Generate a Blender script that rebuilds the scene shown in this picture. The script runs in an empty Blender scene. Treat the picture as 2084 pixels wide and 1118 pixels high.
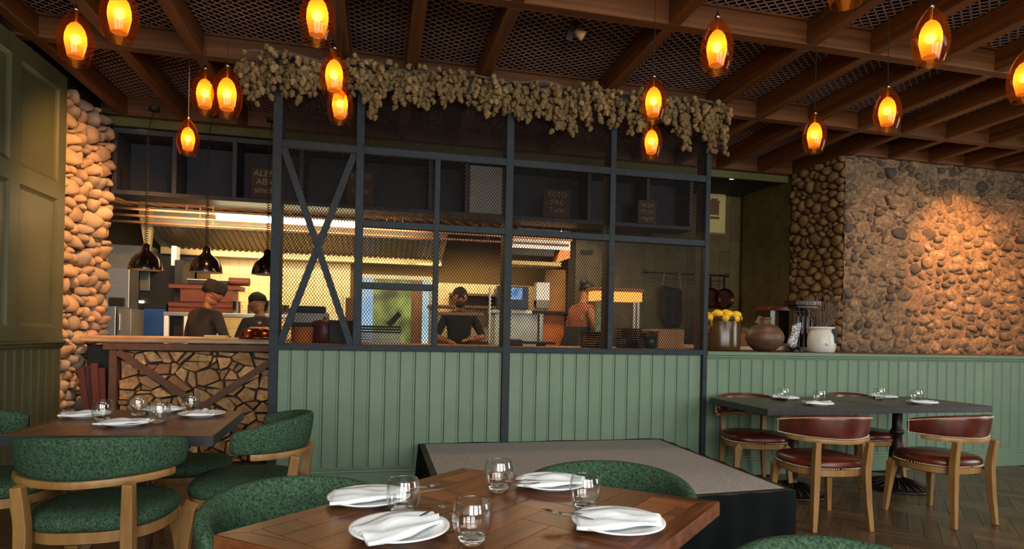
import bpy, bmesh, math, random
from mathutils import Vector, Matrix, Euler, noise as mnoise
R = math.radians
random.seed(7)
S = bpy.context.scene
COL = S.collection

# ------------------------------------------------------------------ camera
cd = bpy.data.cameras.new('camera'); cam = bpy.data.objects.new('camera', cd); COL.objects.link(cam)
cd.sensor_width = 36.0
cd.lens = 1223.0 / 2084.0 * 36.0
cd.shift_x = 0.0
cd.shift_y = 121.6 / 2084.0
cd.clip_start = 0.05
cam.matrix_world = Matrix.Translation((0, 0, 1.28)) @ Matrix.Rotation(R(-12.76), 4, 'Z') @ Matrix.Rotation(R(90), 4, 'X') @ Matrix.Rotation(R(1.15), 4, 'Z')
S.camera = cam
S.view_settings.view_transform = 'Standard'; S.view_settings.look = 'None'
S.view_settings.gamma = 1.0; S.view_settings.use_curve_mapping = False
S.view_settings.exposure = 0.0
try:
    S.cycles.use_denoising = True
    S.cycles.max_bounces = 10; S.cycles.transparent_max_bounces = 24
    S.cycles.sample_clamp_indirect = 4.0; S.cycles.caustics_reflective = False
    S.cycles.caustics_refractive = False
except Exception: pass

# ------------------------------------------------------------------ world + lights
W = bpy.data.worlds.new('world'); S.world = W; W.use_nodes = True
W.node_tree.nodes['Background'].inputs[0].default_value = (0.8, 0.88, 1.0, 1)
W.node_tree.nodes['Background'].inputs[1].default_value = 0.25

def light(name, kind, loc, energy, color, target=None, size=None, size_y=None, spot=None, blend=0.5, radius=None):
    d = bpy.data.lights.new(name, kind); d.energy = energy; d.color = color
    if kind == 'AREA':
        d.shape = 'RECTANGLE'; d.size = size; d.size_y = size_y or size
    if kind == 'SPOT': d.spot_size = R(spot); d.spot_blend = blend
    if radius is not None: d.shadow_soft_size = radius
    o = bpy.data.objects.new(name, d); COL.objects.link(o); o.location = loc
    if target is not None:
        o.rotation_euler = (Vector(target) - Vector(loc)).to_track_quat('-Z', 'Y').to_euler()
    return o
WARM = (1.0, 0.62, 0.30); ORANGE = (1.0, 0.42, 0.12); CREAM = (1.0, 0.78, 0.48); DAY = (1.0, 0.96, 0.90)
# daylight through the windows of the wall behind the camera (three openings) and of the right-hand wall
for i, wx in enumerate((-1.2, 1.6, 4.6)):
    light('window_daylight', 'AREA', (wx, -3.72, 2.05), 200, DAY, (wx, 3.0, 0.9), 2.2, 2.5)
light('window_daylight', 'AREA', (8.95, 1.8, 2.05), 150, DAY, (2.0, 2.6, 0.5), 2.4, 2.5)
# unseen overhead fill added behind the camera to brighten tabletops and stage
light('added_top_light', 'AREA', (-0.3, -0.4, 3.38), 75, (1.0, 0.93, 0.84), (-0.3, 0.6, 0), 3.2, 1.6)
light('added_top_light', 'AREA', (4.6, 0.2, 3.38), 75, (1.0, 0.93, 0.84), (4.4, 1.4, 0), 3.2, 1.6)
# spots of the room
light('stone_spot', 'SPOT', (6.5, 4.75, 3.42), 470, (1.0, 0.42, 0.13), (6.95, 5.95, 2.2), spot=66, blend=1.0, radius=0.02)
light('stone_spot', 'SPOT', (5.9, 4.5, 3.42), 110, (1.0, 0.60, 0.34), (6.1, 5.95, 1.9), spot=88, blend=0.9, radius=0.02)
light('stone_spot', 'SPOT', (7.8, 4.7, 3.42), 120, (1.0, 0.46, 0.18), (7.6, 5.95, 1.9), spot=80, blend=1.0, radius=0.02)
light('pillar_spot', 'SPOT', (-1.15, 4.75, 3.40), 500, (1.0, 0.44, 0.15), (-2.7, 6.4, 2.0), spot=64, blend=0.9, radius=0.03)
light('pillar_spot', 'SPOT', (-2.2, 6.6, 3.34), 60, (1.0, 0.58, 0.22), (-2.6, 6.75, 0.9), spot=75, blend=0.9, radius=0.03)
# kitchen
light('fluorescent_light', 'AREA', (-1.0, 7.30, 2.47), 60, (1.0, 0.68, 0.38), (-1.0, 8.2, 2.35), 3.2, 0.10)
light('heat_lamp_light', 'SPOT', (-2.125, 6.28, 1.83), 14, (1.0, 0.6, 0.28), (-2.125, 6.3, 0), spot=120, blend=.8, radius=.04)
light('heat_lamp_light', 'SPOT', (-1.60, 6.28, 1.83), 14, (1.0, 0.6, 0.28), (-1.60, 6.3, 0), spot=120, blend=.8, radius=.04)
light('hood_light', 'AREA', (-0.9, 8.45, 2.2), 22, (1.0, 0.66, 0.30), (-0.9, 9.1, 1.2), 2.6, 0.25)
light('hood_light', 'AREA', (1.3, 8.45, 2.2), 22, (1.0, 0.68, 0.30), (1.3, 9.1, 1.2), 1.5, 0.25)
light('kitchen_light', 'AREA', (2.4, 7.2, 2.6), 34, (1.0, 0.75, 0.45), (2.4, 7.4, 1), 1.2, 0.5)
light('counter_light', 'AREA', (1.2, 5.65, 2.3), 26, (1.0, 0.60, 0.28), (1.2, 5.7, 1), 3.4, 0.2)
light('pot_spot', 'SPOT', (4.0, 4.4, 3.4), 50, (1.0, 0.72, 0.42), (3.9, 5.35, 1.3), spot=60, blend=0.8, radius=0.05)

# ------------------------------------------------------------------ materials
def lin(c):
    if isinstance(c, str):
        c = [int(c[i:i + 2], 16) / 255 for i in (0, 2, 4)]
    return tuple((x / 12.92 if x <= 0.04045 else ((x + 0.055) / 1.055) ** 2.4) for x in c) + (1.0,)
MATS = {}
def mat(name, c1, c2=None, rough=0.6, metal=0.0, scale=8.0, stretch=(1, 1, 1), bump=0.0, bscale=None, rnd=0.0, detail=4.0,
        spec=0.5, kind='noise', lo=0.35, hi=0.65, sheen=0.0, rmix=None, coat=0.0):
    m = bpy.data.materials.new(name); m.use_nodes = True; MATS[name] = m
    nt = m.node_tree; N = nt.nodes; L = nt.links; b = N['Principled BSDF']
    b.inputs['Roughness'].default_value = rough; b.inputs['Metallic'].default_value = metal
    b.inputs['Specular IOR Level'].default_value = spec
    if coat: b.inputs['Coat Weight'].default_value = coat; b.inputs['Coat Roughness'].default_value = 0.15
    if sheen: b.inputs['Sheen Weight'].default_value = sheen
    tc = N.new('ShaderNodeTexCoord'); mp = N.new('ShaderNodeMapping'); L.new(tc.outputs['Object'], mp.inputs[0])
    mp.inputs['Scale'].default_value = stretch
    oi = N.new('ShaderNodeObjectInfo')
    if rnd:
        vm = N.new('ShaderNodeVectorMath'); vm.operation = 'MULTIPLY_ADD'
        cb = N.new('ShaderNodeCombineXYZ'); L.new(oi.outputs['Random'], cb.inputs[0]); L.new(oi.outputs['Random'], cb.inputs[1])
        vm.inputs[1].default_value = (17, 31, 7); L.new(cb.outputs[0], vm.inputs[0]); L.new(mp.outputs[0], vm.inputs[2]); vec = vm.outputs[0]
    else: vec = mp.outputs[0]
    if kind == 'voronoi':
        t = N.new('ShaderNodeTexVoronoi'); t.inputs['Scale'].default_value = scale; fac = t.outputs['Distance']
    elif kind == 'rings':
        t = N.new('ShaderNodeTexWave'); t.wave_type = 'RINGS'; t.rings_direction = 'Z'; t.inputs['Scale'].default_value = scale
        t.inputs['Distortion'].default_value = 3.0; t.inputs['Detail'].default_value = 3.0; fac = t.outputs['Fac']
    else:
        t = N.new('ShaderNodeTexNoise'); t.inputs['Scale'].default_value = scale; t.inputs['Detail'].default_value = detail
        t.inputs['Roughness'].default_value = 0.6; fac = t.outputs['Fac']
    L.new(vec, t.inputs['Vector'])
    r = N.new('ShaderNodeValToRGB'); L.new(fac, r.inputs[0])
    r.color_ramp.elements[0].position = lo; r.color_ramp.elements[1].position = hi
    r.color_ramp.elements[0].color = lin(c1); r.color_ramp.elements[1].color = lin(c2 or c1)
    out = r.outputs[0]
    if rnd:
        hs = N.new('ShaderNodeHueSaturation'); mr = N.new('ShaderNodeMapRange'); L.new(oi.outputs['Random'], mr.inputs[0])
        mr.inputs[3].default_value = 1 - rnd; mr.inputs[4].default_value = 1 + rnd
        L.new(mr.outputs[0], hs.inputs['Value']); L.new(out, hs.inputs['Color']); out = hs.outputs[0]
        if rmix:
            mx = N.new('ShaderNodeMix'); mx.data_type = 'RGBA'; fr = N.new('ShaderNodeMath'); fr.operation = 'FRACT'
            ml = N.new('ShaderNodeMath'); ml.operation = 'MULTIPLY'; ml.inputs[1].default_value = 37.7
            L.new(oi.outputs['Random'], ml.inputs[0]); L.new(ml.outputs[0], fr.inputs[0]); pw = N.new('ShaderNodeMath'); pw.operation = 'POWER'
            pw.inputs[1].default_value = 2.2; L.new(fr.outputs[0], pw.inputs[0]); L.new(pw.outputs[0], mx.inputs[0])
            L.new(out, mx.inputs[6]); mx.inputs[7].default_value = lin(rmix); out = mx.outputs[2]
    L.new(out, b.inputs['Base Color'])
    if bump:
        bm_ = N.new('ShaderNodeBump'); bm_.inputs['Strength'].default_value = bump; bm_.inputs['Distance'].default_value = 0.01
        if bscale:
            t2 = N.new('ShaderNodeTexNoise'); t2.inputs['Scale'].default_value = bscale; t2.inputs['Detail'].default_value = 4
            L.new(vec, t2.inputs['Vector']); L.new(t2.outputs['Fac'], bm_.inputs['Height'])
        else: L.new(fac, bm_.inputs['Height'])
        L.new(bm_.outputs[0], b.inputs['Normal'])
    return m
def emis(name, c, strength, c2=None, scale=3.0, base='101010'):
    m = bpy.data.materials.new(name); m.use_nodes = True; nt = m.node_tree; N = nt.nodes; L = nt.links; b = N['Principled BSDF']
    b.inputs['Base Color'].default_value = lin(base); b.inputs['Emission Strength'].default_value = strength
    b.inputs['Emission Color'].default_value = lin(c)
    if c2:
        tc = N.new('ShaderNodeTexCoord'); t = N.new('ShaderNodeTexNoise'); t.inputs['Scale'].default_value = scale; r = N.new('ShaderNodeValToRGB')
        L.new(tc.outputs['Object'], t.inputs['Vector']); L.new(t.outputs['Fac'], r.inputs[0])
        r.color_ramp.elements[0].position = 0.35; r.color_ramp.elements[1].position = 0.65
        r.color_ramp.elements[0].color = lin(c); r.color_ramp.elements[1].color = lin(c2)
        L.new(r.outputs[0], b.inputs['Emission Color'])
    return m
M_green = mat('painted_green', '5f7863', '67806a', 0.55, scale=3, bump=0.05, bscale=60, rnd=0.035)
M_groove = mat('painted_green_dark', '3c5442', rough=0.7)
M_olive = mat('painted_olive', '424832', '4a5038', 0.42, scale=2.5, bump=0.04, bscale=50, rnd=0.03)
M_beam = mat('beam_wood', '48290e', '6a4018', 0.5, scale=6, stretch=(1, 1, 1), bump=0.08, rnd=0.12)
M_beamx = mat('beam_wood_along_x', '4a2a0e', '6c4018', 0.5, scale=5, stretch=(0.12, 2.5, 6), bump=0.06, rnd=0.08)
M_beamy = mat('beam_wood_along_y', '4a290a', '704012', 0.5, scale=5, stretch=(2.5, 0.12, 6), bump=0.06, rnd=0.10)
M_ceil = mat('ceiling_dark', '140806', '1e0c08', 0.9, scale=2)
M_cmesh = mat('ceiling_expanded_metal', 'c8a498', 'd8b4a8', 0.45, metal=0.3, scale=9)
M_steel_dark = mat('frame_charcoal_steel', '262e33', '2e373d', 0.62, spec=0.2, metal=0.0, scale=20, bump=0.02)
M_wmesh = mat('screen_expanded_metal', '171513', '211e1b', 0.7, spec=0.15, metal=0.0, scale=12)
M_innerpost = mat('inner_post_brown', '2c221a', '382a20', 0.7, scale=9, stretch=(3, 3, 0.3))
M_floor = mat('floor_wood', '3a2c1e', '664d33', 0.36, scale=5, stretch=(0.35, 5, 5), bump=0.08, rnd=0.35, lo=0.25, hi=0.75)
M_floorbase = mat('floor_joint', '120e0a', rough=0.8)
M_walnut = mat('walnut_plank', '2e160a', '7c4824', 0.28, scale=5, stretch=(0.45, 7, 7), bump=0.03, rnd=0.5, lo=0.3, hi=0.7, detail=6)
M_walnutside = mat('walnut_edge', '57301a', '7a4728', 0.4, scale=5, stretch=(0.4, 6, 8), bump=0.04)
M_walnutdark = mat('walnut_top_aged', '4e3324', '6d4a34', 0.33, scale=4, stretch=(0.5, 6, 6), bump=0.03, rnd=0.15)
M_darktop = mat('dark_oak_top', '3a3127', '4d4236', 0.38, scale=4, stretch=(0.5, 6, 6), bump=0.04, rnd=0.08)
M_darkedge = mat('dark_table_edge', '25282b', '2f3336', 0.45, scale=15, bump=0.03)
M_greenfab = mat('green_chenille', '1b2e22', '47634c', 0.85, scale=120, bump=0.25, detail=6, spec=0.12, lo=0.36, hi=0.68)
M_chairwood = mat('chair_oak', '7d5a31', '94703f', 0.45, scale=5, stretch=(4, 4, 0.7), bump=0.03)
M_leather = mat('oxblood_leather', '40150e', '5c2417', 0.33, scale=7, bump=0.05, bscale=120, coat=0.15)
M_stud = mat('brass_stud', 'e6d6b4', rough=0.35, metal=0.1)
M_carpet = mat('stage_carpet', '7c7875', 'b2ada8', 0.95, scale=160, bump=0.3, detail=3)
M_skirt = mat('stage_skirt', '0a0d0f', '0f1315', 0.9, spec=0.1, scale=5, bump=0.1)
M_stageedge = mat('stage_edge', '191817', '26231f', 0.7, scale=20)
M_stoneR = mat('river_stone_brown', '5c4836', '97805f', 0.85, scale=22, bump=1.2, bscale=34, rnd=0.22, rmix='453d36', detail=8)
M_mortarR = mat('mortar_brown', '5f4a37', '8e7358', 0.95, scale=26, bump=1.0, bscale=42, detail=8)
M_stoneS = mat('river_stone_ochre', '6a4f2c', '8a6a3d', 0.8, scale=10, bump=0.4, bscale=40, rnd=0.25)
M_mortarS = mat('mortar_dark', '30241a', '3b2c1f', 0.95, scale=30, bump=0.5)
M_stoneL = mat('pale_pebble', 'a58a6c', 'c0a585', 0.75, scale=9, bump=0.3, bscale=40, rnd=0.16, rmix='8d8478')
M_mortarL = mat('mortar_pillar', '3a2c20', '4b3a2b', 0.95, scale=30, bump=0.5)
M_logs = mat('split_log_end', '94704a', 'd8ac74', 0.8, scale=22, bump=0.5, kind='noise', rnd=0.25, rmix='8a5a3e', detail=5)
M_brownpaint = mat('brown_board', '543828', '62432f', 0.6, scale=5, stretch=(4, 4, 4), bump=0.05)
M_countertop = mat('pass_countertop', '9c7a5a', 'c3a27e', 0.5, scale=7, stretch=(0.4, 3, 3), bump=0.05)
M_ledge = mat('ledge_wood', '4a3020', '5c3d28', 0.45, scale=6, stretch=(0.4, 3, 3))
M_counterwood = mat('kitchen_counter_wood', '8a5b30', 'a8743f', 0.45, scale=6, stretch=(0.4, 3, 3))
M_navy = mat('navy_laminate', '0b1020', '101626', 0.6, scale=4)
M_shelfgrey = mat('shelf_frame_grey', '2a2c30', '34363a', 0.6, scale=4)
M_soffit = mat('soffit_olive', '4b4a20', '57552a', 0.7, scale=3)
M_kceil = mat('kitchen_ceiling', '6a4a30', '7c5a3c', 0.7, scale=3)
M_copper = mat('pipe_copper', 'b07a58', 'c08a66', 0.35, metal=0.6, scale=10)
M_hoodrib = mat('hood_baffle', '5d4a3a', '6f5a46', 0.4, metal=0.6, scale=10)
M_hood = mat('hood_steel', '9a8a62', 'a8986e', 0.4, metal=0.5, scale=6)
M_tile = mat('cream_tile', 'd4bc88', 'e0ca98', 0.25, scale=3, rnd=0.05)
M_grout = mat('tile_grout', '5a4828', rough=0.9)
M_otile = mat('olive_tile', '4a3f20', '594c28', 0.5, scale=5, rnd=0.14, bump=0.05)
M_ogrout = mat('olive_grout', '352c16', rough=0.9)
M_steel = mat('brushed_steel', 'a8a8a0', 'b4b4ac', 0.35, metal=0.85, scale=6, stretch=(0.3, 1, 8))
M_greysteel = mat('grey_steel', '7a7a74', '888880', 0.4, metal=0.5, scale=6)
M_black = mat('black_matte', '0d0d0e', '141414', 0.6, scale=10)
M_blackgloss = mat('black_gloss', '0c0908', '120d0b', 0.12, scale=10, coat=0.3)
M_white = mat('white_ceramic', 'e4e8ea', 'eaeef0', 0.22, scale=3)
M_napkin = mat('white_linen', 'dfe7ec', 'e6edf2', 0.85, scale=120, bump=0.1)
M_redbox = mat('brown_red_box', '5a2a1a', '6a3422', 0.6, scale=6)
M_blue = mat('blue_bin', '1d4a8a', '24549a', 0.5, scale=5)
M_orange = mat('orange_tub', 'c86a2a', 'd67a34', 0.5, scale=5)
M_darkred = mat('dark_red_pot', '4a120c', '5c1810', 0.4, scale=5)
M_amberpot = mat('brown_glazed_crock', '3a2a14', '543c1e', 0.22, scale=5, bump=0.05, rnd=0.02)
M_clay = mat('brown_clay', '44301f', '634732', 0.5, scale=9, stretch=(1, 1, 5), bump=0.15)
M_crock = mat('white_crock', 'bebdb6', 'cac9c2', 0.35, scale=4)
M_lemon = mat('lemon_skin', 'd9a912', 'e3b81e', 0.45, scale=60, bump=0.1)
M_twig = mat('dry_twig', '54453c', '6e5c50', 0.9, scale=20)
M_hop = mat('dried_hop', '76603a', '977c50', 0.9, scale=40, bump=0.2, rnd=0.22, rmix='54492a')
M_hopleaf = mat('dried_hop_leaf', '4a4424', '5e5630', 0.9, scale=30)
M_sign = mat('sign_brown', '3a2a1c', '453222', 0.8, scale=8)
M_chalk = mat('chalk_lettering', '8a7f70', rough=0.9)
M_paper = mat('picture_paper', 'b9ae70', 'c4b97c', 0.8, scale=3)
M_print = mat('picture_ink', '5a3e22', '6d4c2b', 0.8, scale=30)
M_skin = mat('skin', '9a6546', 'a87250', 0.55, scale=8)
M_jacket = mat('charcoal_jacket', '2c2622', '3a322c', 0.85, scale=12, bump=0.1)
M_tee = mat('black_tshirt', '0e1110', '161a18', 0.9, scale=12)
M_apron = mat('black_apron', '101316', '181c20', 0.9, scale=12)
M_hair = mat('dark_hair', '15100d', '241a14', 0.7, scale=60, bump=0.3)
M_trouser = mat('dark_trousers', '17171a', '1e1e22', 0.9, scale=10)
M_yellowcloth = mat('yellow_paper', 'c9b860', rough=0.8)
M_window = None
M_cutlery = mat('cutlery_steel', '8a8580', rough=0.22, metal=1.0)
M_iron = mat('cast_iron_brown', '1f1815', '2b211c', 0.4, metal=0.5, scale=15)
M_cord = mat('black_cord', '0a0807', rough=0.6)
M_chrome = mat('lamp_chrome', 'a09890', rough=0.25, metal=1.0)
M_spec = mat('speckled_black_white', '0c0c0d', 'b8bcc0', 0.5, scale=60, kind='voronoi', lo=0.28, hi=0.62)
M_plaster = mat('room_plaster', '5c6650', '667058', 0.8, scale=3)
M_winframe = mat('window_frame_paint', '2b3230', rough=0.5)
M_greencrate = mat('green_post', '4f7a48', 'a9b58c', 0.5, scale=30)
M_card = mat('kraft_box', 'a3764a', 'b5875a', 0.8, scale=6)

def glassmat(name, col, rough=0.0, ior=1.45):
    m = bpy.data.materials.new(name); m.use_nodes = True; b = m.node_tree.nodes['Principled BSDF']
    b.inputs['Base Color'].default_value = lin(col); b.inputs['Roughness'].default_value = rough
    b.inputs['Transmission Weight'].default_value = 1.0; b.inputs['IOR'].default_value = ior
    return m
def facing(nt, lo, hi, pw):
    N = nt.nodes; L = nt.links; lw = N.new('ShaderNodeLayerWeight'); lw.inputs[0].default_value = 0.5
    p = N.new('ShaderNodeMath'); p.operation = 'POWER'; p.inputs[1].default_value = pw; L.new(lw.outputs['Facing'], p.inputs[0])
    m = N.new('ShaderNodeMapRange'); m.inputs[3].default_value = lo; m.inputs[4].default_value = hi; L.new(p.outputs[0], m.inputs[0]); return m
def thinglass(name):
    m = bpy.data.materials.new(name); m.use_nodes = True; nt = m.node_tree; N = nt.nodes; L = nt.links
    N.clear(); out = N.new('ShaderNodeOutputMaterial'); tr = N.new('ShaderNodeBsdfTransparent'); gl = N.new('ShaderNodeBsdfGlossy')
    tr.inputs[0].default_value = (0.97, 0.975, 0.97, 1); gl.inputs['Roughness'].default_value = 0.02
    fr = facing(nt, 0.07, 0.9, 3.5); mx = N.new('ShaderNodeMixShader')
    L.new(fr.outputs[0], mx.inputs[0]); L.new(tr.outputs[0], mx.inputs[1]); L.new(gl.outputs[0], mx.inputs[2]); L.new(mx.outputs[0], out.inputs[0])
    return m
M_glass = thinglass('clear_glass'); M_glassbase = glassmat('clear_glass_base', 'f4f6f4')
def lampglass():
    m = bpy.data.materials.new('amber_glass'); m.use_nodes = True; nt = m.node_tree; N = nt.nodes; L = nt.links
    N.clear(); out = N.new('ShaderNodeOutputMaterial'); tr = N.new('ShaderNodeBsdfTransparent'); gl = N.new('ShaderNodeBsdfGlossy')
    df = N.new('ShaderNodeBsdfTranslucent'); df.inputs[0].default_value = (1.0, 0.32, 0.05, 1)
    tr.inputs[0].default_value = (0.96, 0.62, 0.36, 1); gl.inputs['Roughness'].default_value = 0.05
    fr = facing(nt, 0.03, 0.28, 4.0); mx = N.new('ShaderNodeMixShader'); m2 = N.new('ShaderNodeMixShader')
    m2.inputs[0].default_value = 0.07; L.new(tr.outputs[0], m2.inputs[1]); L.new(df.outputs[0], m2.inputs[2])
    L.new(fr.outputs[0], mx.inputs[0]); L.new(m2.outputs[0], mx.inputs[1]); L.new(gl.outputs[0], mx.inputs[2]); L.new(mx.outputs[0], out.inputs[0])
    return m
def shademat():
    # frosted inner shade: passes bulb light, with an even bulb glow added as emission
    m = bpy.data.materials.new('frosted_lamp_shade'); m.use_nodes = True; nt = m.node_tree; N = nt.nodes; L = nt.links
    N.clear(); out = N.new('ShaderNodeOutputMaterial'); tl = N.new('ShaderNodeBsdfTranslucent'); rf = N.new('ShaderNodeBsdfRefraction')
    tl.inputs[0].default_value = (0.42, 0.17, 0.035, 1)
    rf.inputs['Color'].default_value = (0.62, 0.36, 0.13, 1); rf.inputs['Roughness'].default_value = 0.55; rf.inputs['IOR'].default_value = 1.12
    mx = N.new('ShaderNodeMixShader'); mx.inputs[0].default_value = 0.35
    L.new(tl.outputs[0], mx.inputs[1]); L.new(rf.outputs[0], mx.inputs[2])
    e = N.new('ShaderNodeEmission'); e.inputs[0].default_value = (1.0, 0.33, 0.035, 1); e.inputs[1].default_value = 0.55
    ad = N.new('ShaderNodeAddShader'); L.new(mx.outputs[0], ad.inputs[0]); L.new(e.outputs[0], ad.inputs[1])
    L.new(ad.outputs[0], out.inputs[0])
    return m
M_amber = lampglass(); M_shade = shademat()
M_bulb = emis('lamp_bulb', 'ffb040', 150.0)
M_bulb.node_tree.nodes['Principled BSDF'].inputs['Emission Color'].default_value = (1.0, 0.46, 0.10, 1)
M_tube = emis('fluorescent_tube', 'ffe6ac', 16.0)
M_down = emis('downlight_lens', 'fff0c8', 9.0)
M_heat = emis('heat_lamp_glow', 'ff9a40', 2.6)
M_screenglint = emis('screen_reflection_glow', '9fc8ff', 1.2, '3a6aa0', 6)  # window reflection on the dark screen, imitated by emission

# ------------------------------------------------------------------ geometry helpers
class MB:
    def __init__(s): s.v = []; s.f = []; s.mi = []
    def add(s, vs, fs, mi=0):
        k = len(s.v); s.v += [tuple(p) for p in vs]; s.f += [tuple(i + k for i in f) for f in fs]; s.mi += [mi] * len(fs)
    def box(s, x0, x1, y0, y1, z0, z1, mi=0):
        s.add([(x0, y0, z0), (x1, y0, z0), (x1, y1, z0), (x0, y1, z0), (x0, y0, z1), (x1, y0, z1), (x1, y1, z1), (x0, y1, z1)],
              [(0, 3, 2, 1), (4, 5, 6, 7), (0, 1, 5, 4), (1, 2, 6, 5), (2, 3, 7, 6), (3, 0, 4, 7)], mi)
    def cbox(s, x0, x1, y0, y1, z0, z1, c=0.004, axis='y'):
        # box whose four long front edges are chamfered (front = low y)
        s.add([(x0, y1, z0), (x1, y1, z0), (x1, y1, z1), (x0, y1, z1), (x0, y0 + c, z0), (x1, y0 + c, z0), (x1, y0 + c, z1), (x0, y0 + c, z1),
               (x0 + c, y0, z0), (x1 - c, y0, z0), (x1 - c, y0, z1), (x0 + c, y0, z1)],
              [(3, 2, 1, 0), (0, 1, 5, 4), (1, 2, 6, 5), (2, 3, 7, 6), (3, 0, 4, 7), (4, 5, 9, 8), (5, 6, 10, 9), (6, 7, 11, 10), (7, 4, 8, 11), (8, 9, 10, 11)])
    def obar(s, a, b, w, d, up=(0, 1, 0)):
        a = Vector(a); b = Vector(b); t = (b - a).normalized(); u = t.cross(Vector(up)).normalized() * w / 2; q = t.cross(u).normalized() * d / 2
        s.add([a - u - q, a + u - q, a + u + q, a - u + q, b - u - q, b + u - q, b + u + q, b - u + q],
              [(0, 3, 2, 1), (4, 5, 6, 7), (0, 1, 5, 4), (1, 2, 6, 5), (2, 3, 7, 6), (3, 0, 4, 7)])
    def path(s, pts, seg=8, closed=False, shape=None, up=(0, 0, 1)):
        # pts: (pos, radius[, ry]) tube along a path
        P = [Vector(p[0]) for p in pts]; n = len(P); rings = []
        for i, p in enumerate(P):
            t = (P[min(i + 1, n - 1)] - P[max(i - 1, 0)]); t = t.normalized() if t.length > 1e-9 else Vector((0, 0, 1))
            uu = Vector(up)
            if abs(t.dot(uu)) > 0.95: uu = Vector((1, 0, 0))
            a = t.cross(uu).normalized(); b = a.cross(t).normalized()
            rx = pts[i][1]; ry = pts[i][2] if len(pts[i]) > 2 else rx
            if shape: rings.append([p + a * rx * q[0] + b * ry * q[1] for q in shape])
            else: rings.append([p + a * rx * math.cos(2 * math.pi * k / seg) + b * ry * math.sin(2 * math.pi * k / seg) for k in range(seg)])
        s.loft(rings)
    def loft(s, rings, caps=True, closed=False):
        m = len(rings[0]); vs = [v for r in rings for v in r]; fs = []
        nr = len(rings)
        for i in range(nr if closed else nr - 1):
            j = (i + 1) % nr
            for k in range(m):
                l = (k + 1) % m; fs.append((i * m + k, i * m + l, j * m + l, j * m + k))
        if caps and not closed: fs.append(tuple(range(m - 1, -1, -1))); fs.append(tuple((nr - 1) * m + k for k in range(m)))
        s.add(vs, fs)
    def lathe(s, prof, seg=24, c=(0, 0, 0), cap0=True, cap1=True):
        rings = [[(c[0] + r * math.cos(2 * math.pi * k / seg), c[1] + r * math.sin(2 * math.pi * k / seg), c[2] + z) for k in range(seg)] for r, z in prof]
        m = seg; vs = [v for r in rings for v in r]; fs = []
        for i in range(len(rings) - 1):
            for k in range(m):
                l = (k + 1) % m; fs.append((i * m + k, i * m + l, (i + 1) * m + l, (i + 1) * m + k))
        if cap0: fs.append(tuple(range(m - 1, -1, -1)))
        if cap1: fs.append(tuple((len(rings) - 1) * m + k for k in range(m)))
        s.add(vs, fs)
    def sphere(s, c, r, seg=10, rg=6, sc=(1, 1, 1)):
        prof = [(max(1e-4, r * math.sin(math.pi * i / rg)), -r * math.cos(math.pi * i / rg)) for i in range(rg + 1)]
        k = len(s.v); s.lathe(prof, seg, (0, 0, 0))
        for i in range(k, len(s.v)):
            v = s.v[i]; s.v[i] = (c[0] + v[0] * sc[0], c[1] + v[1] * sc[1], c[2] + v[2] * sc[2])
    def mesh(s, name, mats, smooth=False):
        me = bpy.data.meshes.new(name); me.from_pydata(s.v, [], s.f)
        for m in (mats if isinstance(mats, (list, tuple)) else [mats]): me.materials.append(m)
        if isinstance(mats, (list, tuple)) and len(mats) > 1: me.polygons.foreach_set('material_index', s.mi)
        if smooth: me.polygons.foreach_set('use_smooth', [True] * len(me.polygons))
        me.update(); return me
    def build(s, name, m, parent=None, smooth=False, loc=(0, 0, 0), rot=(0, 0, 0), angle=None):
        return link(name, s.mesh(name, m, smooth or angle is not None), parent, loc, rot, angle)
def link(name, me, parent=None, loc=(0, 0, 0), rot=(0, 0, 0), angle=None):
    o = bpy.data.objects.new(name, me); COL.objects.link(o); o.location = loc; o.rotation_euler = rot
    if parent is not None: o.parent = parent
    if angle is not None:
        try: me.set_sharp_from_angle(angle=R(angle))
        except Exception: pass
    return o
def bev(o, w=0.004, seg=2):
    b = o.modifiers.new('bevel', 'BEVEL'); b.width = w; b.segments = seg; b.limit_method = 'ANGLE'; return o
def tag(o, label=None, cat=None, group=None, kind=None):
    if label: o['label'] = label
    if cat: o['category'] = cat
    if group: o['group'] = group
    if kind: o['kind'] = kind
    return o
def thing(name, label, cat, loc=(0, 0, 0), rz=0.0, group=None):
    o = bpy.data.objects.new(name, None); COL.objects.link(o); o.location = loc; o.rotation_euler = (0, 0, rz); o.empty_display_size = 0.1
    return tag(o, label, cat, group)
def struct(o): o['kind'] = 'structure'; return o
KIDS = {}
def dup(root, loc, rz=0.0, label=None, group=None, scale=None):
    def cp(o, par):
        c = o.copy(); COL.objects.link(c)
        if par is not None: c.parent = par; c.matrix_parent_inverse = o.matrix_parent_inverse.copy()
        for ch in [x for x in bpy.data.objects if x.parent == o]: kids.append((ch, c))
        return c
    kids = []; r = cp(root, None); r.location = loc; r.rotation_euler = (0, 0, rz)
    while kids:
        ch, p = kids.pop(0); cp(ch, p)
    if label: r['label'] = label
    if group: r['group'] = group
    if scale: r.scale = (scale,) * 3
    return r

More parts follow.
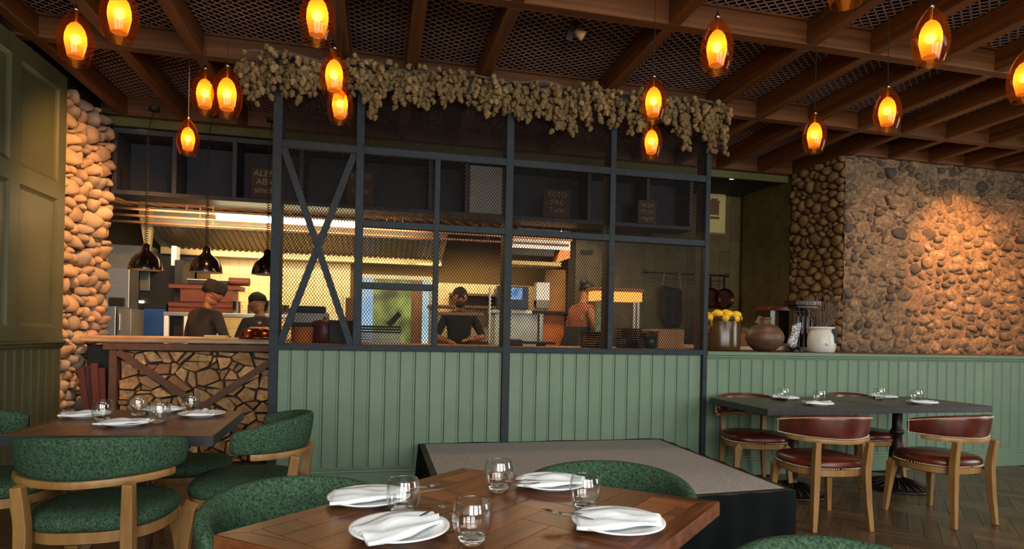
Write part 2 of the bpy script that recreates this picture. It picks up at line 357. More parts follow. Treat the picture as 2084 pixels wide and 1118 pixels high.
def clip(poly, a, b, c):
    # keep points with a*x+b*y<=c
    out = []; n = len(poly)
    for i in range(n):
        p, q = poly[i], poly[(i + 1) % n]; dp = a * p[0] + b * p[1] - c; dq = a * q[0] + b * q[1] - c
        if dp <= 0: out.append(p)
        if (dp < 0 < dq) or (dq < 0 < dp):
            t = dp / (dp - dq); out.append((p[0] + t * (q[0] - p[0]), p[1] + t * (q[1] - p[1])))
    return out
def area(p): return 0.5 * sum(p[i][0] * p[(i + 1) % len(p)][1] - p[(i + 1) % len(p)][0] * p[i][1] for i in range(len(p)))
def centroid(p): return (sum(q[0] for q in p) / len(p), sum(q[1] for q in p) / len(p))
def inset(poly, d):
    # inward offset of a convex ccw polygon
    out = list(poly); n = len(poly)
    for i in range(n):
        p, q = poly[i], poly[(i + 1) % n]; dx, dy = q[0] - p[0], q[1] - p[1]; l = math.hypot(dx, dy)
        if l < 1e-6: continue
        nx, ny = dy / l, -dx / l
        out = clip(out, nx, ny, nx * p[0] + ny * p[1] - d)
        if len(out) < 3: return []
    return out
def cells(x0, x1, y0, y1, sx, sy, rng, jit=0.5, wvar=0.25, relax=1):
    pts = []
    ny = max(1, int((y1 - y0) / sy)); nx = max(1, int((x1 - x0) / sx))
    for j in range(ny):
        for i in range(nx):
            pts.append([x0 + (i + 0.5 + (0.25 if j % 2 else -0.25) + rng.uniform(-jit, jit)) * (x1 - x0) / nx, y0 + (j + 0.5 + rng.uniform(-jit, jit)) * (y1 - y0) / ny])
    for p in pts: p[0] = min(max(p[0], x0 + 0.005), x1 - 0.005); p[1] = min(max(p[1], y0 + 0.005), y1 - 0.005)
    w = [rng.uniform(0, wvar) * sx * sy for _ in pts]; asp = sx / sy
    R2 = 3.2 * max(sx, sy); g = {}
    for i, p in enumerate(pts): g.setdefault((int(p[0] / R2), int(p[1] / R2)), []).append(i)
    res = []
    for i, p in enumerate(pts):
        poly = [(x0, y0), (x1, y0), (x1, y1), (x0, y1)]
        gx, gy = int(p[0] / R2), int(p[1] / R2)
        for a in (-1, 0, 1):
            for b in (-1, 0, 1):
                for k in g.get((gx + a, gy + b), ()):
                    if k == i: continue
                    q = pts[k]; dx, dy = q[0] - p[0], (q[1] - p[1]) * asp * asp
                    c = (q[0] ** 2 - p[0] ** 2 + asp * asp * (q[1] ** 2 - p[1] ** 2) - w[k] * asp + w[i] * asp) / 2
                    poly = clip(poly, dx, dy, c)
                    if len(poly) < 3: break
        if len(poly) >= 3 and abs(area(poly)) > 0.1 * sx * sy: res.append(poly)
    return res
def rayhit(poly, c, ang):
    dx, dy = math.cos(ang), math.sin(ang); best = 1e9; n = len(poly)
    for i in range(n):
        p, q = poly[i], poly[(i + 1) % n]; ex, ey = q[0] - p[0], q[1] - p[1]; den = dx * ey - dy * ex
        if abs(den) < 1e-12: continue
        t = ((p[0] - c[0]) * ey - (p[1] - c[1]) * ex) / den; u = ((p[0] - c[0]) * dy - (p[1] - c[1]) * dx) / den
        if t > 0 and -1e-6 <= u <= 1 + 1e-6: best = min(best, t)
    return best if best < 1e8 else 0.01
def stone_geo(poly, h, rng, seg=9, gap=0.9, tilt=0.25, rough=0.05):
    # rounded cobble that fills a cell; returns centre, verts in a local frame (u,v,out), faces
    c = centroid(poly); rr = [rayhit(poly, c, 2 * math.pi * k / seg) for k in range(seg)]
    av = sum(rr) / seg; rr = [(0.55 * r + 0.45 * min(r, av * 1.15)) * gap for r in rr]
    tx, ty = rng.uniform(-tilt, tilt), rng.uniform(-tilt, tilt)
    V = []; prof = [(0.93, -0.35), (1.0, 0.12), (0.90, 0.62), (0.55, 0.95)]
    for s_, z_ in prof:
        for k in range(seg):
            a = 2 * math.pi * k / seg; r = rr[k] * s_ * rng.uniform(1 - rough, 1 + rough * .8); x, y = r * math.cos(a), r * math.sin(a)
            V.append((x, y, h * z_ + (tx * x + ty * y) * (0.5 + z_ * 0.5)))
    V.append((0, 0, h)); F = []
    for i in range(3):
        for k in range(seg):
            l = (k + 1) % seg; F.append((i * seg + k, i * seg + l, (i + 1) * seg + l, (i + 1) * seg + k))
    for k in range(seg): F.append((3 * seg + k, 3 * seg + (k + 1) % seg, 4 * seg))
    return c, V, F
def cobbles(cs, fu, parent, m, h, rng, name='stone', limit=295, **kw):
    # fu(u,v,o) -> world offset; biggest cells become parts, the rest is joined
    cs = sorted(cs, key=lambda p: -abs(area(p))); rest = MB()
    for i, poly in enumerate(cs):
        if area(poly) < 0: poly = poly[::-1]
        hh = h * rng.uniform(0.6, 1.25) * min(1.3, max(0.6, (abs(area(poly)) / 0.006) ** 0.4))
        c, V, F = stone_geo(poly, hh, rng, **kw); o0 = fu(c[0], c[1], 0)
        Vw = [tuple(Vector(fu(c[0] + a, c[1] + b, d)) - Vector(o0)) for a, b, d in V]
        if i < limit:
            b = MB(); b.add(Vw, F); b.build(name, m, parent, smooth=True, loc=o0)
        else: rest.add([tuple(Vector(v) + Vector(o0)) for v in Vw], F)
    if rest.v:
        o = rest.build(name + '_fill', m, parent, smooth=True); o['kind'] = 'stuff'
def herring(x0, x1, y0, y1, Lp, Wp):
    out = []; n = int((x1 - x0 + y1 - y0) / Wp) + 8
    for m_ in range(-int((x1 - x0 + y1 - y0) / Lp) - 3, int((x1 - x0 + y1 - y0) / Lp) + 4):
        for k in range(-n, n):
            ox = x0 + k * Wp + m_ * Lp; oy = y0 + k * Wp - m_ * Lp
            for (a, b, c, d) in ((ox, ox + Lp, oy, oy + Wp), (ox, ox + Wp, oy + Wp, oy + Wp + Lp)):
                if b > x0 and a < x1 and d > y0 and c < y1: out.append((a, b, c, d))
    return out
def plank_obj(poly, z0, z1, ang, m, parent, name='plank', ch=0.0015):
    c = centroid(poly); ca, sa = math.cos(-ang), math.sin(-ang)
    loc = [((p[0] - c[0]) * ca - (p[1] - c[1]) * sa, (p[0] - c[0]) * sa + (p[1] - c[1]) * ca) for p in poly]
    if area(loc) < 0: loc = loc[::-1]
    top = inset(loc, ch)
    b = MB(); n = len(loc)
    if len(top) == n:
        # align top ring to the loc ring
        s0 = min(range(n), key=lambda i: (top[i][0] - loc[0][0]) ** 2 + (top[i][1] - loc[0][1]) ** 2); top = top[s0:] + top[:s0]
        b.loft([[(x, y, z0) for x, y in loc], [(x, y, z1 - ch) for x, y in loc], [(x, y, z1) for x, y in top]])
    else: b.loft([[(x, y, z0) for x, y in loc], [(x, y, z1) for x, y in loc]])
    return b.build(name, m, parent, loc=(c[0], c[1], 0), rot=(0, 0, ang))

# expanded metal: zigzag strands, joined.  (u along width, v along height), strand w x d
def expanded(u0, u1, v0, v1, cw, chh, sw, sd, place, clipf=None):
    # strands of a diamond lattice; cell cw wide, chh tall (centre to centre), place(u,v,o)->xyz
    b = MB(); nu = int(math.ceil((u1 - u0) / cw * 2)); nv = int(math.ceil((v1 - v0) / chh * 2))
    du, dv = cw / 2, chh / 2; hw = sw / 2
    l = math.hypot(du, dv)
    for i in range(nu):
        for j in range(nv):
            a = (u0 + i * du, v0 + j * dv); c = (a[0] + du, a[1] + dv)
            if (i + j) % 2: a, c = (a[0], a[1] + dv), (a[0] + du, a[1])
            if a[0] < u0 - 1e-6 or c[0] > u1 + du * 0.6 or max(a[1], c[1]) > v1 + dv * 0.6: continue
            tx, ty = (c[0] - a[0]) / l, (c[1] - a[1]) / l; nx, ny = -ty * hw, tx * hw
            ex, ey = tx * hw * 0.3, ty * hw * 0.3
            q = [(a[0] - ex + nx, a[1] - ey + ny), (a[0] - ex - nx, a[1] - ey - ny), (c[0] + ex - nx, c[1] + ey - ny), (c[0] + ex + nx, c[1] + ey + ny)]
            b.add([place(x, y, 0) for x, y in q] + [place(x, y, sd) for x, y in q], [(0, 1, 2, 3), (7, 6, 5, 4), (0, 3, 7, 4), (1, 5, 6, 2)])
    return b

# ------------------------------------------------------------------ ROOM SHELL
ZB = 3.43     # underside of the ceiling grid
b = MB(); b.box(-2.9, 8.9, -3.6, 10.2, -0.10, -0.012); floor = struct(b.build('floor', M_floorbase))
rng = random.Random(3)
fl = []
ang = R(45)
ca, sa = math.cos(ang), math.sin(ang)
def frot(x, y): return (x * ca - y * sa, x * sa + y * ca)
for (a, b_, c, d) in herring(-6, 12, -12, 6, 0.45, 0.09):
    P = [frot(a, c), frot(b_, c), frot(b_, d), frot(a, d)]; cc = centroid(P)
    if not (-2.75 < cc[0] < 8.6 and 0.6 < cc[1] < 6.2): continue
    # only where the camera can see
    dep = cc[0] * 0.2209 + cc[1] * 0.9753; lat = (cc[0] * 0.9753 - cc[1] * 0.2209) / max(dep, 0.1)
    if cc[1] > 5.0 and cc[0] > -0.8: continue
    near = 0 if (2.4 < cc[0] < 6.6 and 2.9 < cc[1] < 5.05) else 1
    fl.append((near, abs(lat), P, (b_ - a) > (d - c)))
fl.sort(key=lambda t: (t[0], t[1]))
fm = {}
for hor in (True, False):
    bb = MB(); l2, w2 = 0.2245, 0.0442
    bb.loft([[(-l2, -w2, -0.012), (l2, -w2, -0.012), (l2, w2, -0.012), (-l2, w2, -0.012)], [(-l2, -w2, -0.0015), (l2, -w2, -0.0015), (l2, w2, -0.0015), (-l2, w2, -0.0015)],
             [(-l2 + .0015, -w2 + .0015, 0), (l2 - .0015, -w2 + .0015, 0), (l2 - .0015, w2 - .0015, 0), (-l2 + .0015, w2 - .0015, 0)]])
    fm[hor] = bb
pm = fm[True].mesh('plank', M_floor)
rest = MB(); nfl = 0
for near, lat, P, hor in fl:
    c = centroid(P); a = ang if hor else ang + R(90)
    if nfl < 295 and near == 0 and lat < 1.0:
        link('plank', pm, floor, loc=(c[0], c[1], rng.uniform(-0.0006, 0.0006)), rot=(0, 0, a)); nfl += 1
    else:
        k0 = len(rest.v); rest.add(fm[True].v, fm[True].f)
        for i in range(k0, len(rest.v)):
            x, y, z = rest.v[i]; rest.v[i] = (c[0] + x * math.cos(a) - y * math.sin(a), c[1] + x * math.sin(a) + y * math.cos(a), z)
o = rest.build('plank_field', M_floor, floor); o['kind'] = 'stuff'
for (x0, x1, y0, y1) in ((-2.75, 8.7, -3.5, 0.7),):
    b = MB(); b.box(x0, x1, y0, y1, -0.011, -0.0005); b.build('floor_field', M_floor, floor)

b = MB(); b.box(-2.9, 8.9, -3.6, 10.2, 4.0, 4.1); struct(b.build('ceiling', M_ceil))

def boardwall(name, parent, xs, z0, z1, m, place, c=0.004, gap=0.004):
    # vertical tongue-and-groove boards, each a part with a beaded edge; place maps (u, out, z)
    for a, b_ in zip(xs[:-1], xs[1:]):
        bb = MB(); u0, u1 = -(b_ - a) / 2 + gap / 2, (b_ - a) / 2 - gap / 2
        prof = [(u0, 0.014), (u0, 0.003), (u0 + c, 0.0), (u1 - 0.018, 0.0), (u1 - 0.015, 0.003), (u1 - 0.012, 0.0), (u1 - c, 0.0), (u1, 0.003), (u1, 0.014)]
        r0 = [place(u, o_, z0) for u, o_ in prof]; r1 = [place(u, o_, z1) for u, o_ in prof]
        bb.loft([r0, r1]); bb.build('board', m, parent, loc=place((a + b_) / 2, 0, 0))
# --- panelled wall under the screen (front face y = 5.02)
def py(u, o_, z): return (u, o_, z)
WY = 5.03
b = MB(); b.box(-0.81, 2.975, WY + 0.014, WY + 0.09, 0, 1.125)
wf = struct(b.build('wall_front', M_groove))
def boards_y(xa, xb, par, z0, z1, m, pitch=0.119, y=WY):
    n = max(1, round((xb - xa) / pitch)); xs = [xa + (xb - xa) * i / n for i in range(n + 1)]
    boardwall('b', par, xs, z0, z1, m, lambda u, o_, z: (u, y + o_ if z is not None else 0, z))
def boards_plane(xa, xb, par, z0, z1, m, y, pitch=0.119):
    n = max(1, round((xb - xa) / pitch)); w = (xb - xa) / n; gap = 0.004; c = 0.004
    u0, u1 = -w / 2 + gap / 2, w / 2 - gap / 2
    prof = [(u0, 0.014), (u0, 0.004), (u0 + c, 0.0), (u1 - 0.020, 0.0), (u1 - 0.017, 0.003), (u1 - 0.014, 0.0), (u1 - c, 0.0), (u1, 0.004), (u1, 0.014)]
    bb = MB(); bb.loft([[(u, o_, z0) for u, o_ in prof][::-1], [(u, o_, z1) for u, o_ in prof][::-1]]); me = bb.mesh('board', m)
    for i in range(n): link('board', me, par, loc=(xa + (i + 0.5) * w, y, 0))
boards_plane(-0.775, 1.055, wf, 0.17, 1.125, M_green, WY)
boards_plane(1.118, 2.935, wf, 0.17, 1.125, M_green, WY)
def skirting(xa, xb, y, par):
    prof = [(0.0, 0.0), (-0.022, 0.0), (-0.022, 0.125), (-0.016, 0.132), (-0.022, 0.140), (-0.020, 0.150), (-0.010, 0.156), (-0.013, 0.166), (-0.004, 0.176), (0.0, 0.176)]
    bb = MB(); bb.loft([[(xa, y + o_, z) for o_, z in prof], [(xb, y + o_, z) for o_, z in prof]]); return bb
struct(skirting(-0.78, 1.055, WY, None).build('baseboard_front', M_green))
struct(skirting(1.118, 2.935, WY, None).build('baseboard_front', M_green))
# --- dado wall on the right
b = MB(); b.box(2.99, 8.72, WY + 0.014, WY + 0.09, 0, 1.13); wr = struct(b.build('wall_right_dado', M_groove))
boards_plane(2.99, 8.70, wr, 0.17, 1.10, M_green, WY)
struct(skirting(2.985, 8.72, WY, None).build('baseboard_right', M_green))
bb = MB(); prof = [(0.014, 1.085), (-0.006, 1.085), (-0.010, 1.098), (-0.020, 1.106), (-0.022, 1.118), (-0.034, 1.128), (-0.036, 1.150), (-0.030, 1.156), (0.09, 1.156), (0.09, 1.14), (0.014, 1.13)]
bb.loft([[(2.985, WY + o_, z) for o_, z in prof], [(8.72, WY + o_, z) for o_, z in prof]]); struct(bb.build('trim_1', M_green))
# --- left wall: boards below, raised panels above; plane x = -2.62, room side is +x
LX = -2.62
b = MB(); b.box(LX - 0.12, LX - 0.016, -3.6, 5.86, 0, 3.40); wl = struct(b.build('wall_left', M_olive))
b = MB(); b.box(-2.95, LX - 0.13, -3.6, 7.0, 3.38, 4.0); b.box(-2.95, LX - 0.06, -3.6, 5.86, 3.40, 3.46); struct(b.build('wall_left_upper', M_ceil))
b = MB(); b.box(-2.9, 8.84, 6.95, 7.0, 3.45, 4.0); struct(b.build('wall_front_upper', M_ceil))
n = 42; w = 0.112; y1 = 5.855
bb = MB(); prof = [(-w / 2 + .002, -0.014), (-w / 2 + .002, -0.004), (-w / 2 + .006, 0), (w / 2 - .020, 0), (w / 2 - .017, -.003), (w / 2 - .014, 0), (w / 2 - .006, 0), (w / 2 - .002, -.004), (w / 2 - .002, -.014)]
bb.loft([[(o_, u, 0.0) for u, o_ in prof], [(o_, u, 1.10) for u, o_ in prof]]); me = bb.mesh('board', M_olive)
for i in range(n): link('board', me, wl, loc=(LX, y1 - (i + 0.5) * w, 0))
bb = MB(); prof = [(-0.016, 1.085), (0.004, 1.085), (0.010, 1.10), (0.022, 1.108), (0.024, 1.122), (0.038, 1.134), (0.038, 1.150), (0.012, 1.158), (0.012, 1.19), (0.004, 1.196), (-0.016, 1.196)]
bb.loft([[(LX + o_, -3.5, z) for o_, z in prof], [(LX + o_, 5.862, z) for o_, z in prof]]); struct(bb.build('trim_2', M_olive))
# stiles, rails and panels
sty = [(5.735, 5.86), (5.06, 5.19)]
yy = 5.06
while yy > -3.2: yy -= 0.675; sty.append((yy, yy + 0.13))
for a, b_ in sty:
    q = MB(); q.box(LX - 0.016, LX + 0.008, a, b_, 1.19, 3.395); bev(q.build('stile', M_olive, wl), 0.004)
for z0, z1 in ((1.19, 1.262), (2.33, 2.475), (3.25, 3.395)):
    q = MB(); q.box(LX - 0.016, LX + 0.0075, -3.5, 5.86, z0, z1); bev(q.build('rail', M_olive, wl), 0.004)
ys = sorted(s_[0] for s_ in sty)
for a, b_ in zip(sorted(sty), sorted(sty)[1:]):
    for z0, z1 in ((1.262, 2.33), (2.475, 3.25)):
        q = MB(); ya, yb = a[1], b_[0]; d = 0.03
        # sloped moulding frame then flat field
        o1 = [(LX + .007, ya, z0), (LX + .007, yb, z0), (LX + .007, yb, z1), (LX + .007, ya, z1)]
        o2 = [(LX - .004, ya + d * .5, z0 + d * .5), (LX - .004, yb - d * .5, z0 + d * .5), (LX - .004, yb - d * .5, z1 - d * .5), (LX - .004, ya + d * .5, z1 - d * .5)]
        o3 = [(LX - .012, ya + d, z0 + d), (LX - .012, yb - d, z0 + d), (LX - .012, yb - d, z1 - d), (LX - .012, ya + d, z1 - d)]
        q.loft([o3[::-1], o2[::-1], o1[::-1]], caps=False); q.f.append((0, 1, 2, 3)); q.mi.append(0); q.build('panel', M_olive, wl)
# --- walls out of view: right wall, back wall with windows
b = MB()
for (z0, z1) in ((0, 0.75), (3.35, 4.0)): b.box(8.72, 8.84, -3.6, 10.2, z0, z1)
b.box(8.72, 8.84, -3.6, 0.55, 0.75, 3.35); b.box(8.72, 8.84, 3.05, 10.2, 0.75, 3.35)
wrr = struct(b.build('wall_right', M_plaster))
b = MB(); xs = [-2.9, -2.35, -0.05, 0.45, 2.75, 3.45, 5.75, 8.84]
for (z0, z1) in ((0, 0.75), (3.35, 4.0)): b.box(-2.9, 8.84, -3.6, -3.48, z0, z1)
for i in range(0, 8, 2): b.box(xs[i], xs[i + 1], -3.6, -3.48, 0.75, 3.35)
struct(b.build('wall_back', M_plaster))
for k, (xa, xb) in enumerate(((-2.35, -0.05), (0.45, 2.75), (3.45, 5.75))):
    q = MB()
    for t in range(5): x = xa + (xb - xa) * t / 4; q.box(x - 0.03, x + 0.03, -3.57, -3.51, 0.75, 3.35)
    for z in (0.78, 2.1, 3.32): q.box(xa, xb, -3.57, -3.51, z - 0.03, z + 0.03)
    struct(q.build('window_%d' % (k + 1), M_winframe))
q = MB()
for t in range(4): y = 0.55 + 2.5 * t / 3; q.box(8.75, 8.81, y - 0.03, y + 0.03, 0.75, 3.35)
for z in (0.78, 2.1, 3.32): q.box(8.75, 8.81, 0.55, 3.05, z - 0.03, z + 0.03)
struct(q.build('window_4', M_winframe))

# ------------------------------------------------------------------ CEILING GRID
grid = thing('ceiling_grid', 'stained wooden beam grid with expanded metal infill above the dining tables', 'ceiling grid', (0, 0, ZB))
BX = [-2.545, -1.975, -1.41, -0.29, 0.24, 0.85, 1.96, 3.05, 3.60, 4.18, 4.76, 5.285, 5.85, 6.42, 6.95, 7.42, 8.0, 8.55]
BH = 0.175
def ybeam(x, y0, y1):
    q = MB(); q.box(-0.045, 0.045, -(y1 - y0) / 2, (y1 - y0) / 2, 0, BH); bev(q.build('beam', M_beamy, grid, loc=(x, (y0 + y1) / 2, 0)), 0.004, 1)
XB = [(1.0, 1.09), (2.40, 2.49), (3.79, 3.88), (5.17, 5.26), (6.82, 6.91)]
for k in range(len(XB)):
    ya, yb = XB[k]
    xe = 8.7 if ya < 6 else 5.24
    q = MB(); q.box(-(xe + 2.75) / 2, (xe + 2.75) / 2, -0.045, 0.045, 0.0, BH); bev(q.build('cross_beam', M_beamx, grid, loc=((xe - 2.75) / 2, (ya + yb) / 2, 0)), 0.004, 1)
for x in BX:
    for (y0, y1) in ((-1.5, 1.0), (1.09, 2.40), (2.49, 3.79), (3.88, 5.17)): ybeam(x, y0, y1)
    ybeam(x, 5.26, 6.82 if x < 5.3 else 5.90)
q = MB(); q.box(-1.75, 1.75, -0.03, 0.03, 0, BH); bev(q.build('cross_beam', M_beamx, grid, loc=(7.02, 5.925, 0)), 0.004, 1)
# expanded metal bays (joined strands, one piece per bay row)
for (y0, y1, xa, xb) in ((1.09, 2.40, -2.5, 8.5), (2.49, 3.79, -2.6, 8.6), (3.88, 5.17, -2.6, 8.6), (5.26, 6.82, -2.6, 5.26), (5.26, 5.9, 5.33, 8.0)):
    e = expanded(xa, xb, y0, y1, 0.085, 0.066, 0.0085, 0.007, lambda u, v, o_: (u, v + o_ * 1.0, BH + 0.004 + o_))
    o = e.build('mesh_panel', M_cmesh, grid); o['kind'] = 'stuff'
for (y0, y1, xa, xb) in ((1.09, 2.40, -2.5, 8.5), (2.49, 3.79, -2.6, 8.6), (3.88, 5.17, -2.6, 8.6), (5.26, 6.82, -2.6, 5.26)):
    q = MB()
    for y in (y0 + 0.012, y1 - 0.012): q.box(xa, xb, y - 0.012, y + 0.012, BH - 0.016, BH + 0.0)
    o = q.build('mesh_edge_strip', M_beam, grid)

# ------------------------------------------------------------------ STONE WALLS
rng = random.Random(11)
def rough_face(u0, u1, v0, v1, st, place, amp, sd):
    q = MB(); nu = int((u1 - u0) / st); nv = int((v1 - v0) / st); vs = []
    for j in range(nv + 1):
        for i in range(nu + 1):
            u = u0 + (u1 - u0) * i / nu; v = v0 + (v1 - v0) * j / nv; n_ = mnoise.noise(Vector((u * 9, v * 12, sd))) * .6 + mnoise.noise(Vector((u * 28, v * 30, sd))) * .4
            vs.append(place(u, v, amp * n_))
    q.add(vs, [(j * (nu + 1) + i, j * (nu + 1) + i + 1, (j + 1) * (nu + 1) + i + 1, (j + 1) * (nu + 1) + i) for j in range(nv) for i in range(nu)]); return q
b = MB(); b.box(5.32, 8.72, 5.99, 6.88, 0.0, 3.62); sr = struct(b.build('wall_stone_right', M_mortarR))
rough_face(5.28, 8.72, 1.12, 3.62, 0.028, lambda u, v, o_: (u, 5.960 - o_, v), 0.030, 1.0).build('mortar', M_mortarR, sr, smooth=True)
cs = cells(5.27, 8.70, 1.14, 3.46, 0.128, 0.070, rng, jit=0.62, wvar=2.6)
cobbles(cs, lambda u, v, o_: (u, 5.972 - o_ * (0.7 + 0.5 * mnoise.noise(Vector((u * 3, v * 3, 4)))), v), sr, M_stoneR, 0.042, rng, gap=0.93, rough=.20, tilt=.4)
b = MB(); b.box(5.29, 5.33, 5.98, 6.88, 0.0, 3.60); ss = struct(b.build('wall_stone_return', M_mortarS))
cs = cells(5.96, 6.88, 1.14, 3.46, 0.11, 0.085, rng, jit=0.48, wvar=1.2)
cobbles(cs, lambda u, v, o_: (5.292 - o_, u, v), ss, M_stoneS, 0.045, rng, gap=0.93)
b = MB(); b.box(-3.0, -2.735, 5.865, 6.93, 0.0, 3.40); sl = struct(b.build('wall_stone_pillar', M_mortarL))
rng = random.Random(5)
cs = cells(5.87, 6.93, 0.0, 3.40, 0.145, 0.082, rng, jit=0.52, wvar=1.5)
cobbles(cs, lambda u, v, o_: (-2.730 + o_, u, v), sl, M_stoneL, 0.058, rng, gap=0.97, tilt=0.7, rough=.1)
cs = cells(-2.99, -2.70, 0.9, 3.36, 0.11, 0.075, rng, jit=0.35, wvar=0.6)
cobbles(cs, lambda u, v, o_: (u, 6.932 + o_, v), sl, M_stoneL, 0.03, rng, name='corner_stone', gap=0.95)

# ------------------------------------------------------------------ MESH SCREEN
scr = thing('mesh_screen', 'charcoal steel framed screen of expanded metal mesh between dining room and kitchen', 'screen', (0, WY - 0.035, 0))
def post(x0, x1, z0, z1, name='post', y0=0.0, y1=0.055, m=None):
    q = MB(); q.box(x0, x1, y0, y1, z0, z1); return bev(q.build(name, m or M_steel_dark, scr), 0.003, 1)
post(-0.815, -0.747, 0.0, 3.43); post(-0.182, -0.120, 1.165, 3.43); post(0.452, 0.497, 1.165, 2.715)
post(1.053, 1.118, 0.0, 3.43); post(1.998, 2.050, 1.165, 3.43); post(2.934, 2.979, 0.0, 3.43)
def rail(x0, x1, z0, z1): post(x0, x1, z0, z1, 'rail', 0.003, 0.050)
rail(-0.747, 2.934, 2.715, 2.775); rail(-0.12, 2.934, 2.125, 2.180); rail(-0.12, 0.452, 1.624, 1.678); rail(-0.80, 2.97, 1.122, 1.168)
rail(-0.747, 2.934, 3.37, 3.43)
for (a, b_) in (((-0.735, 2.715), (-0.195, 1.168)), ((-0.195, 2.715), (-0.735, 1.168))):
    q = MB(); q.obar((a[0], 0.024 if a[0] < -0.5 else 0.030, a[1]), (b_[0], 0.024 if a[0] < -0.5 else 0.030, b_[1]), 0.052, 0.030, up=(0, 1, 0)); q.build('brace', M_steel_dark, scr)
for (x0, x1) in ((-0.815, -0.747), (-0.182, -0.12), (1.053, 1.118), (1.998, 2.05), (2.934, 2.979)):
    q = MB(); q.box(x0, x1, 0.062, 0.17, 1.16, 3.40); q.build('inner_post', M_innerpost, scr)
for (x0, x1, z0, z1) in ((-0.76, -0.17, 1.15, 3.40), (-0.13, 1.07, 1.15, 3.40), (1.10, 2.01, 1.15, 3.40), (2.04, 2.95, 1.15, 3.40)):
    e = expanded(x0, x1, z0, z1, 0.0235, 0.034, 0.0041, 0.0022, lambda u, v, o_: (u, 0.056 + o_, v))
    o = e.build('mesh_panel', M_wmesh, scr); o['kind'] = 'stuff'

# ------------------------------------------------------------------ HOP GARLAND
rng = random.Random(21)
gar = thing('hop_garland', 'garland of dried hop cones draped along the top of the mesh screen', 'garland', (0, 4.93, 3.36))
def hopmesh(seed):
    r_ = random.Random(seed); q = MB(); seg = 8; L_ = 0.050; rings = []
    prof = [(0.004, 0.0), (0.015, -0.006), (0.0205, -0.016), (0.0155, -0.019), (0.0195, -0.030), (0.013, -0.033), (0.013, -0.043), (0.002, -0.053)]
    for i, (rr, z) in enumerate(prof):
        rings.append([((rr * (1 + (0.22 if (k + i) % 2 else -0.12)) * r_.uniform(.9, 1.1)) * math.cos(2 * math.pi * k / seg + i * .4),
                       (rr * (1 + (0.22 if (k + i) % 2 else -0.12))) * math.sin(2 * math.pi * k / seg + i * .4), z + r_.uniform(-.001, .001)) for k in range(seg)])
    q.loft(rings); return q
hops = [hopmesh(s_) for s_ in range(4)]
hopme = [h.mesh('hop_cone', M_hop, True) for h in hops]
allc = []
stems = MB(); leaves = MB()
x = -0.99
while x < 3.13:
    nz = mnoise.noise(Vector((x * 2.3, 3.1, 0))) * 0.5 + 0.5; nz2 = mnoise.noise(Vector((x * 7.0, 9.1, 2))) * 0.5 + 0.5
    L_ = 0.11 + 0.36 * max(0, min(1, 0.6 * nz + 1.6 * nz2 - 0.65))
    if x < -0.80: L_ = 0.30
    if x > 2.95: L_ = 0.40
    if -0.6 < x < -0.35: L_ *= 0.8
    yb = rng.uniform(-0.07, 0.03); z0 = 0.06 + rng.uniform(-0.05, 0.03) - (0.06 if x < -0.85 else 0); n = max(2, int(L_ / 0.024)); px_ = x
    pts = []
    for i in range(n + 1):
        t = i / n; z = z0 - L_ * t; px_ = x + 0.03 * math.sin(t * 3 + x * 9) * (1 - t * .5); pts.append(((px_, yb, z), 0.0018))
        for k in range(2 if t < 0.75 else 1):
            a = rng.uniform(0, 6.28); rr = 0.032 * (1.15 - 0.75 * t) * rng.uniform(.5, 1.1)
            if t < .2 and rng.random() < .45: continue
            allc.append((px_ + rr * math.cos(a), yb + rr * math.sin(a) * 1.3, z + rng.uniform(-.012, .02), rng.uniform(.85, 1.25), (rng.uniform(-.7, .7), rng.uniform(-.7, .7), rng.uniform(0, 6))))
    stems.path(pts, 4); x += 0.047
stems.path([((-1.0 + 4.13 * i / 40, 0.02 * math.sin(i * 1.3), 0.05 + 0.02 * math.sin(i * .9)), 0.009) for i in range(41)], 5)
stems.build('bine', M_twig, gar, loc=(0, 0, 0))
for i in range(60):
    x = rng.uniform(-0.99, 3.12); y = rng.uniform(-.06, .05); z = rng.uniform(-.06, .09); Mx = Matrix.Translation((x, y, z)) @ Euler((rng.uniform(-1.2, 1.2), rng.uniform(-1.2, 1.2), rng.uniform(0, 6))).to_matrix().to_4x4()
    w_ = rng.uniform(.018, .03); pv = [(0, 0, 0), (w_, w_ * .8, .004), (w_ * .5, w_ * 1.9, 0), (0, w_ * 2.5, -.006), (-w_ * .5, w_ * 1.9, 0), (-w_, w_ * .8, .004)]
    leaves.add([tuple(Mx @ Vector(p)) for p in pv] + [tuple(Mx @ Vector((p[0], p[1], p[2] - .0015))) for p in pv], [(0, 1, 2, 3, 4, 5), (11, 10, 9, 8, 7, 6)])
o = leaves.build('hop_leaves', M_hopleaf, gar); o['kind'] = 'stuff'
allc.sort(key=lambda c: c[1])
rest = MB()
for i, (x, y, z, s_, e) in enumerate(allc):
    if i < 298:
        o = link('hop_cone', hopme[i % 4], gar, (x, y, z), e); o.scale = (s_,) * 3
    else:
        Mx = Matrix.Translation((x, y, z)) @ Euler(e).to_matrix().to_4x4() @ Matrix.Scale(s_, 4); h = hops[i % 4]
        rest.add([tuple(Mx @ Vector(v)) for v in h.v], h.f)
o = rest.build('hop_cones_behind', M_hop, gar, smooth=True); o['kind'] = 'stuff'

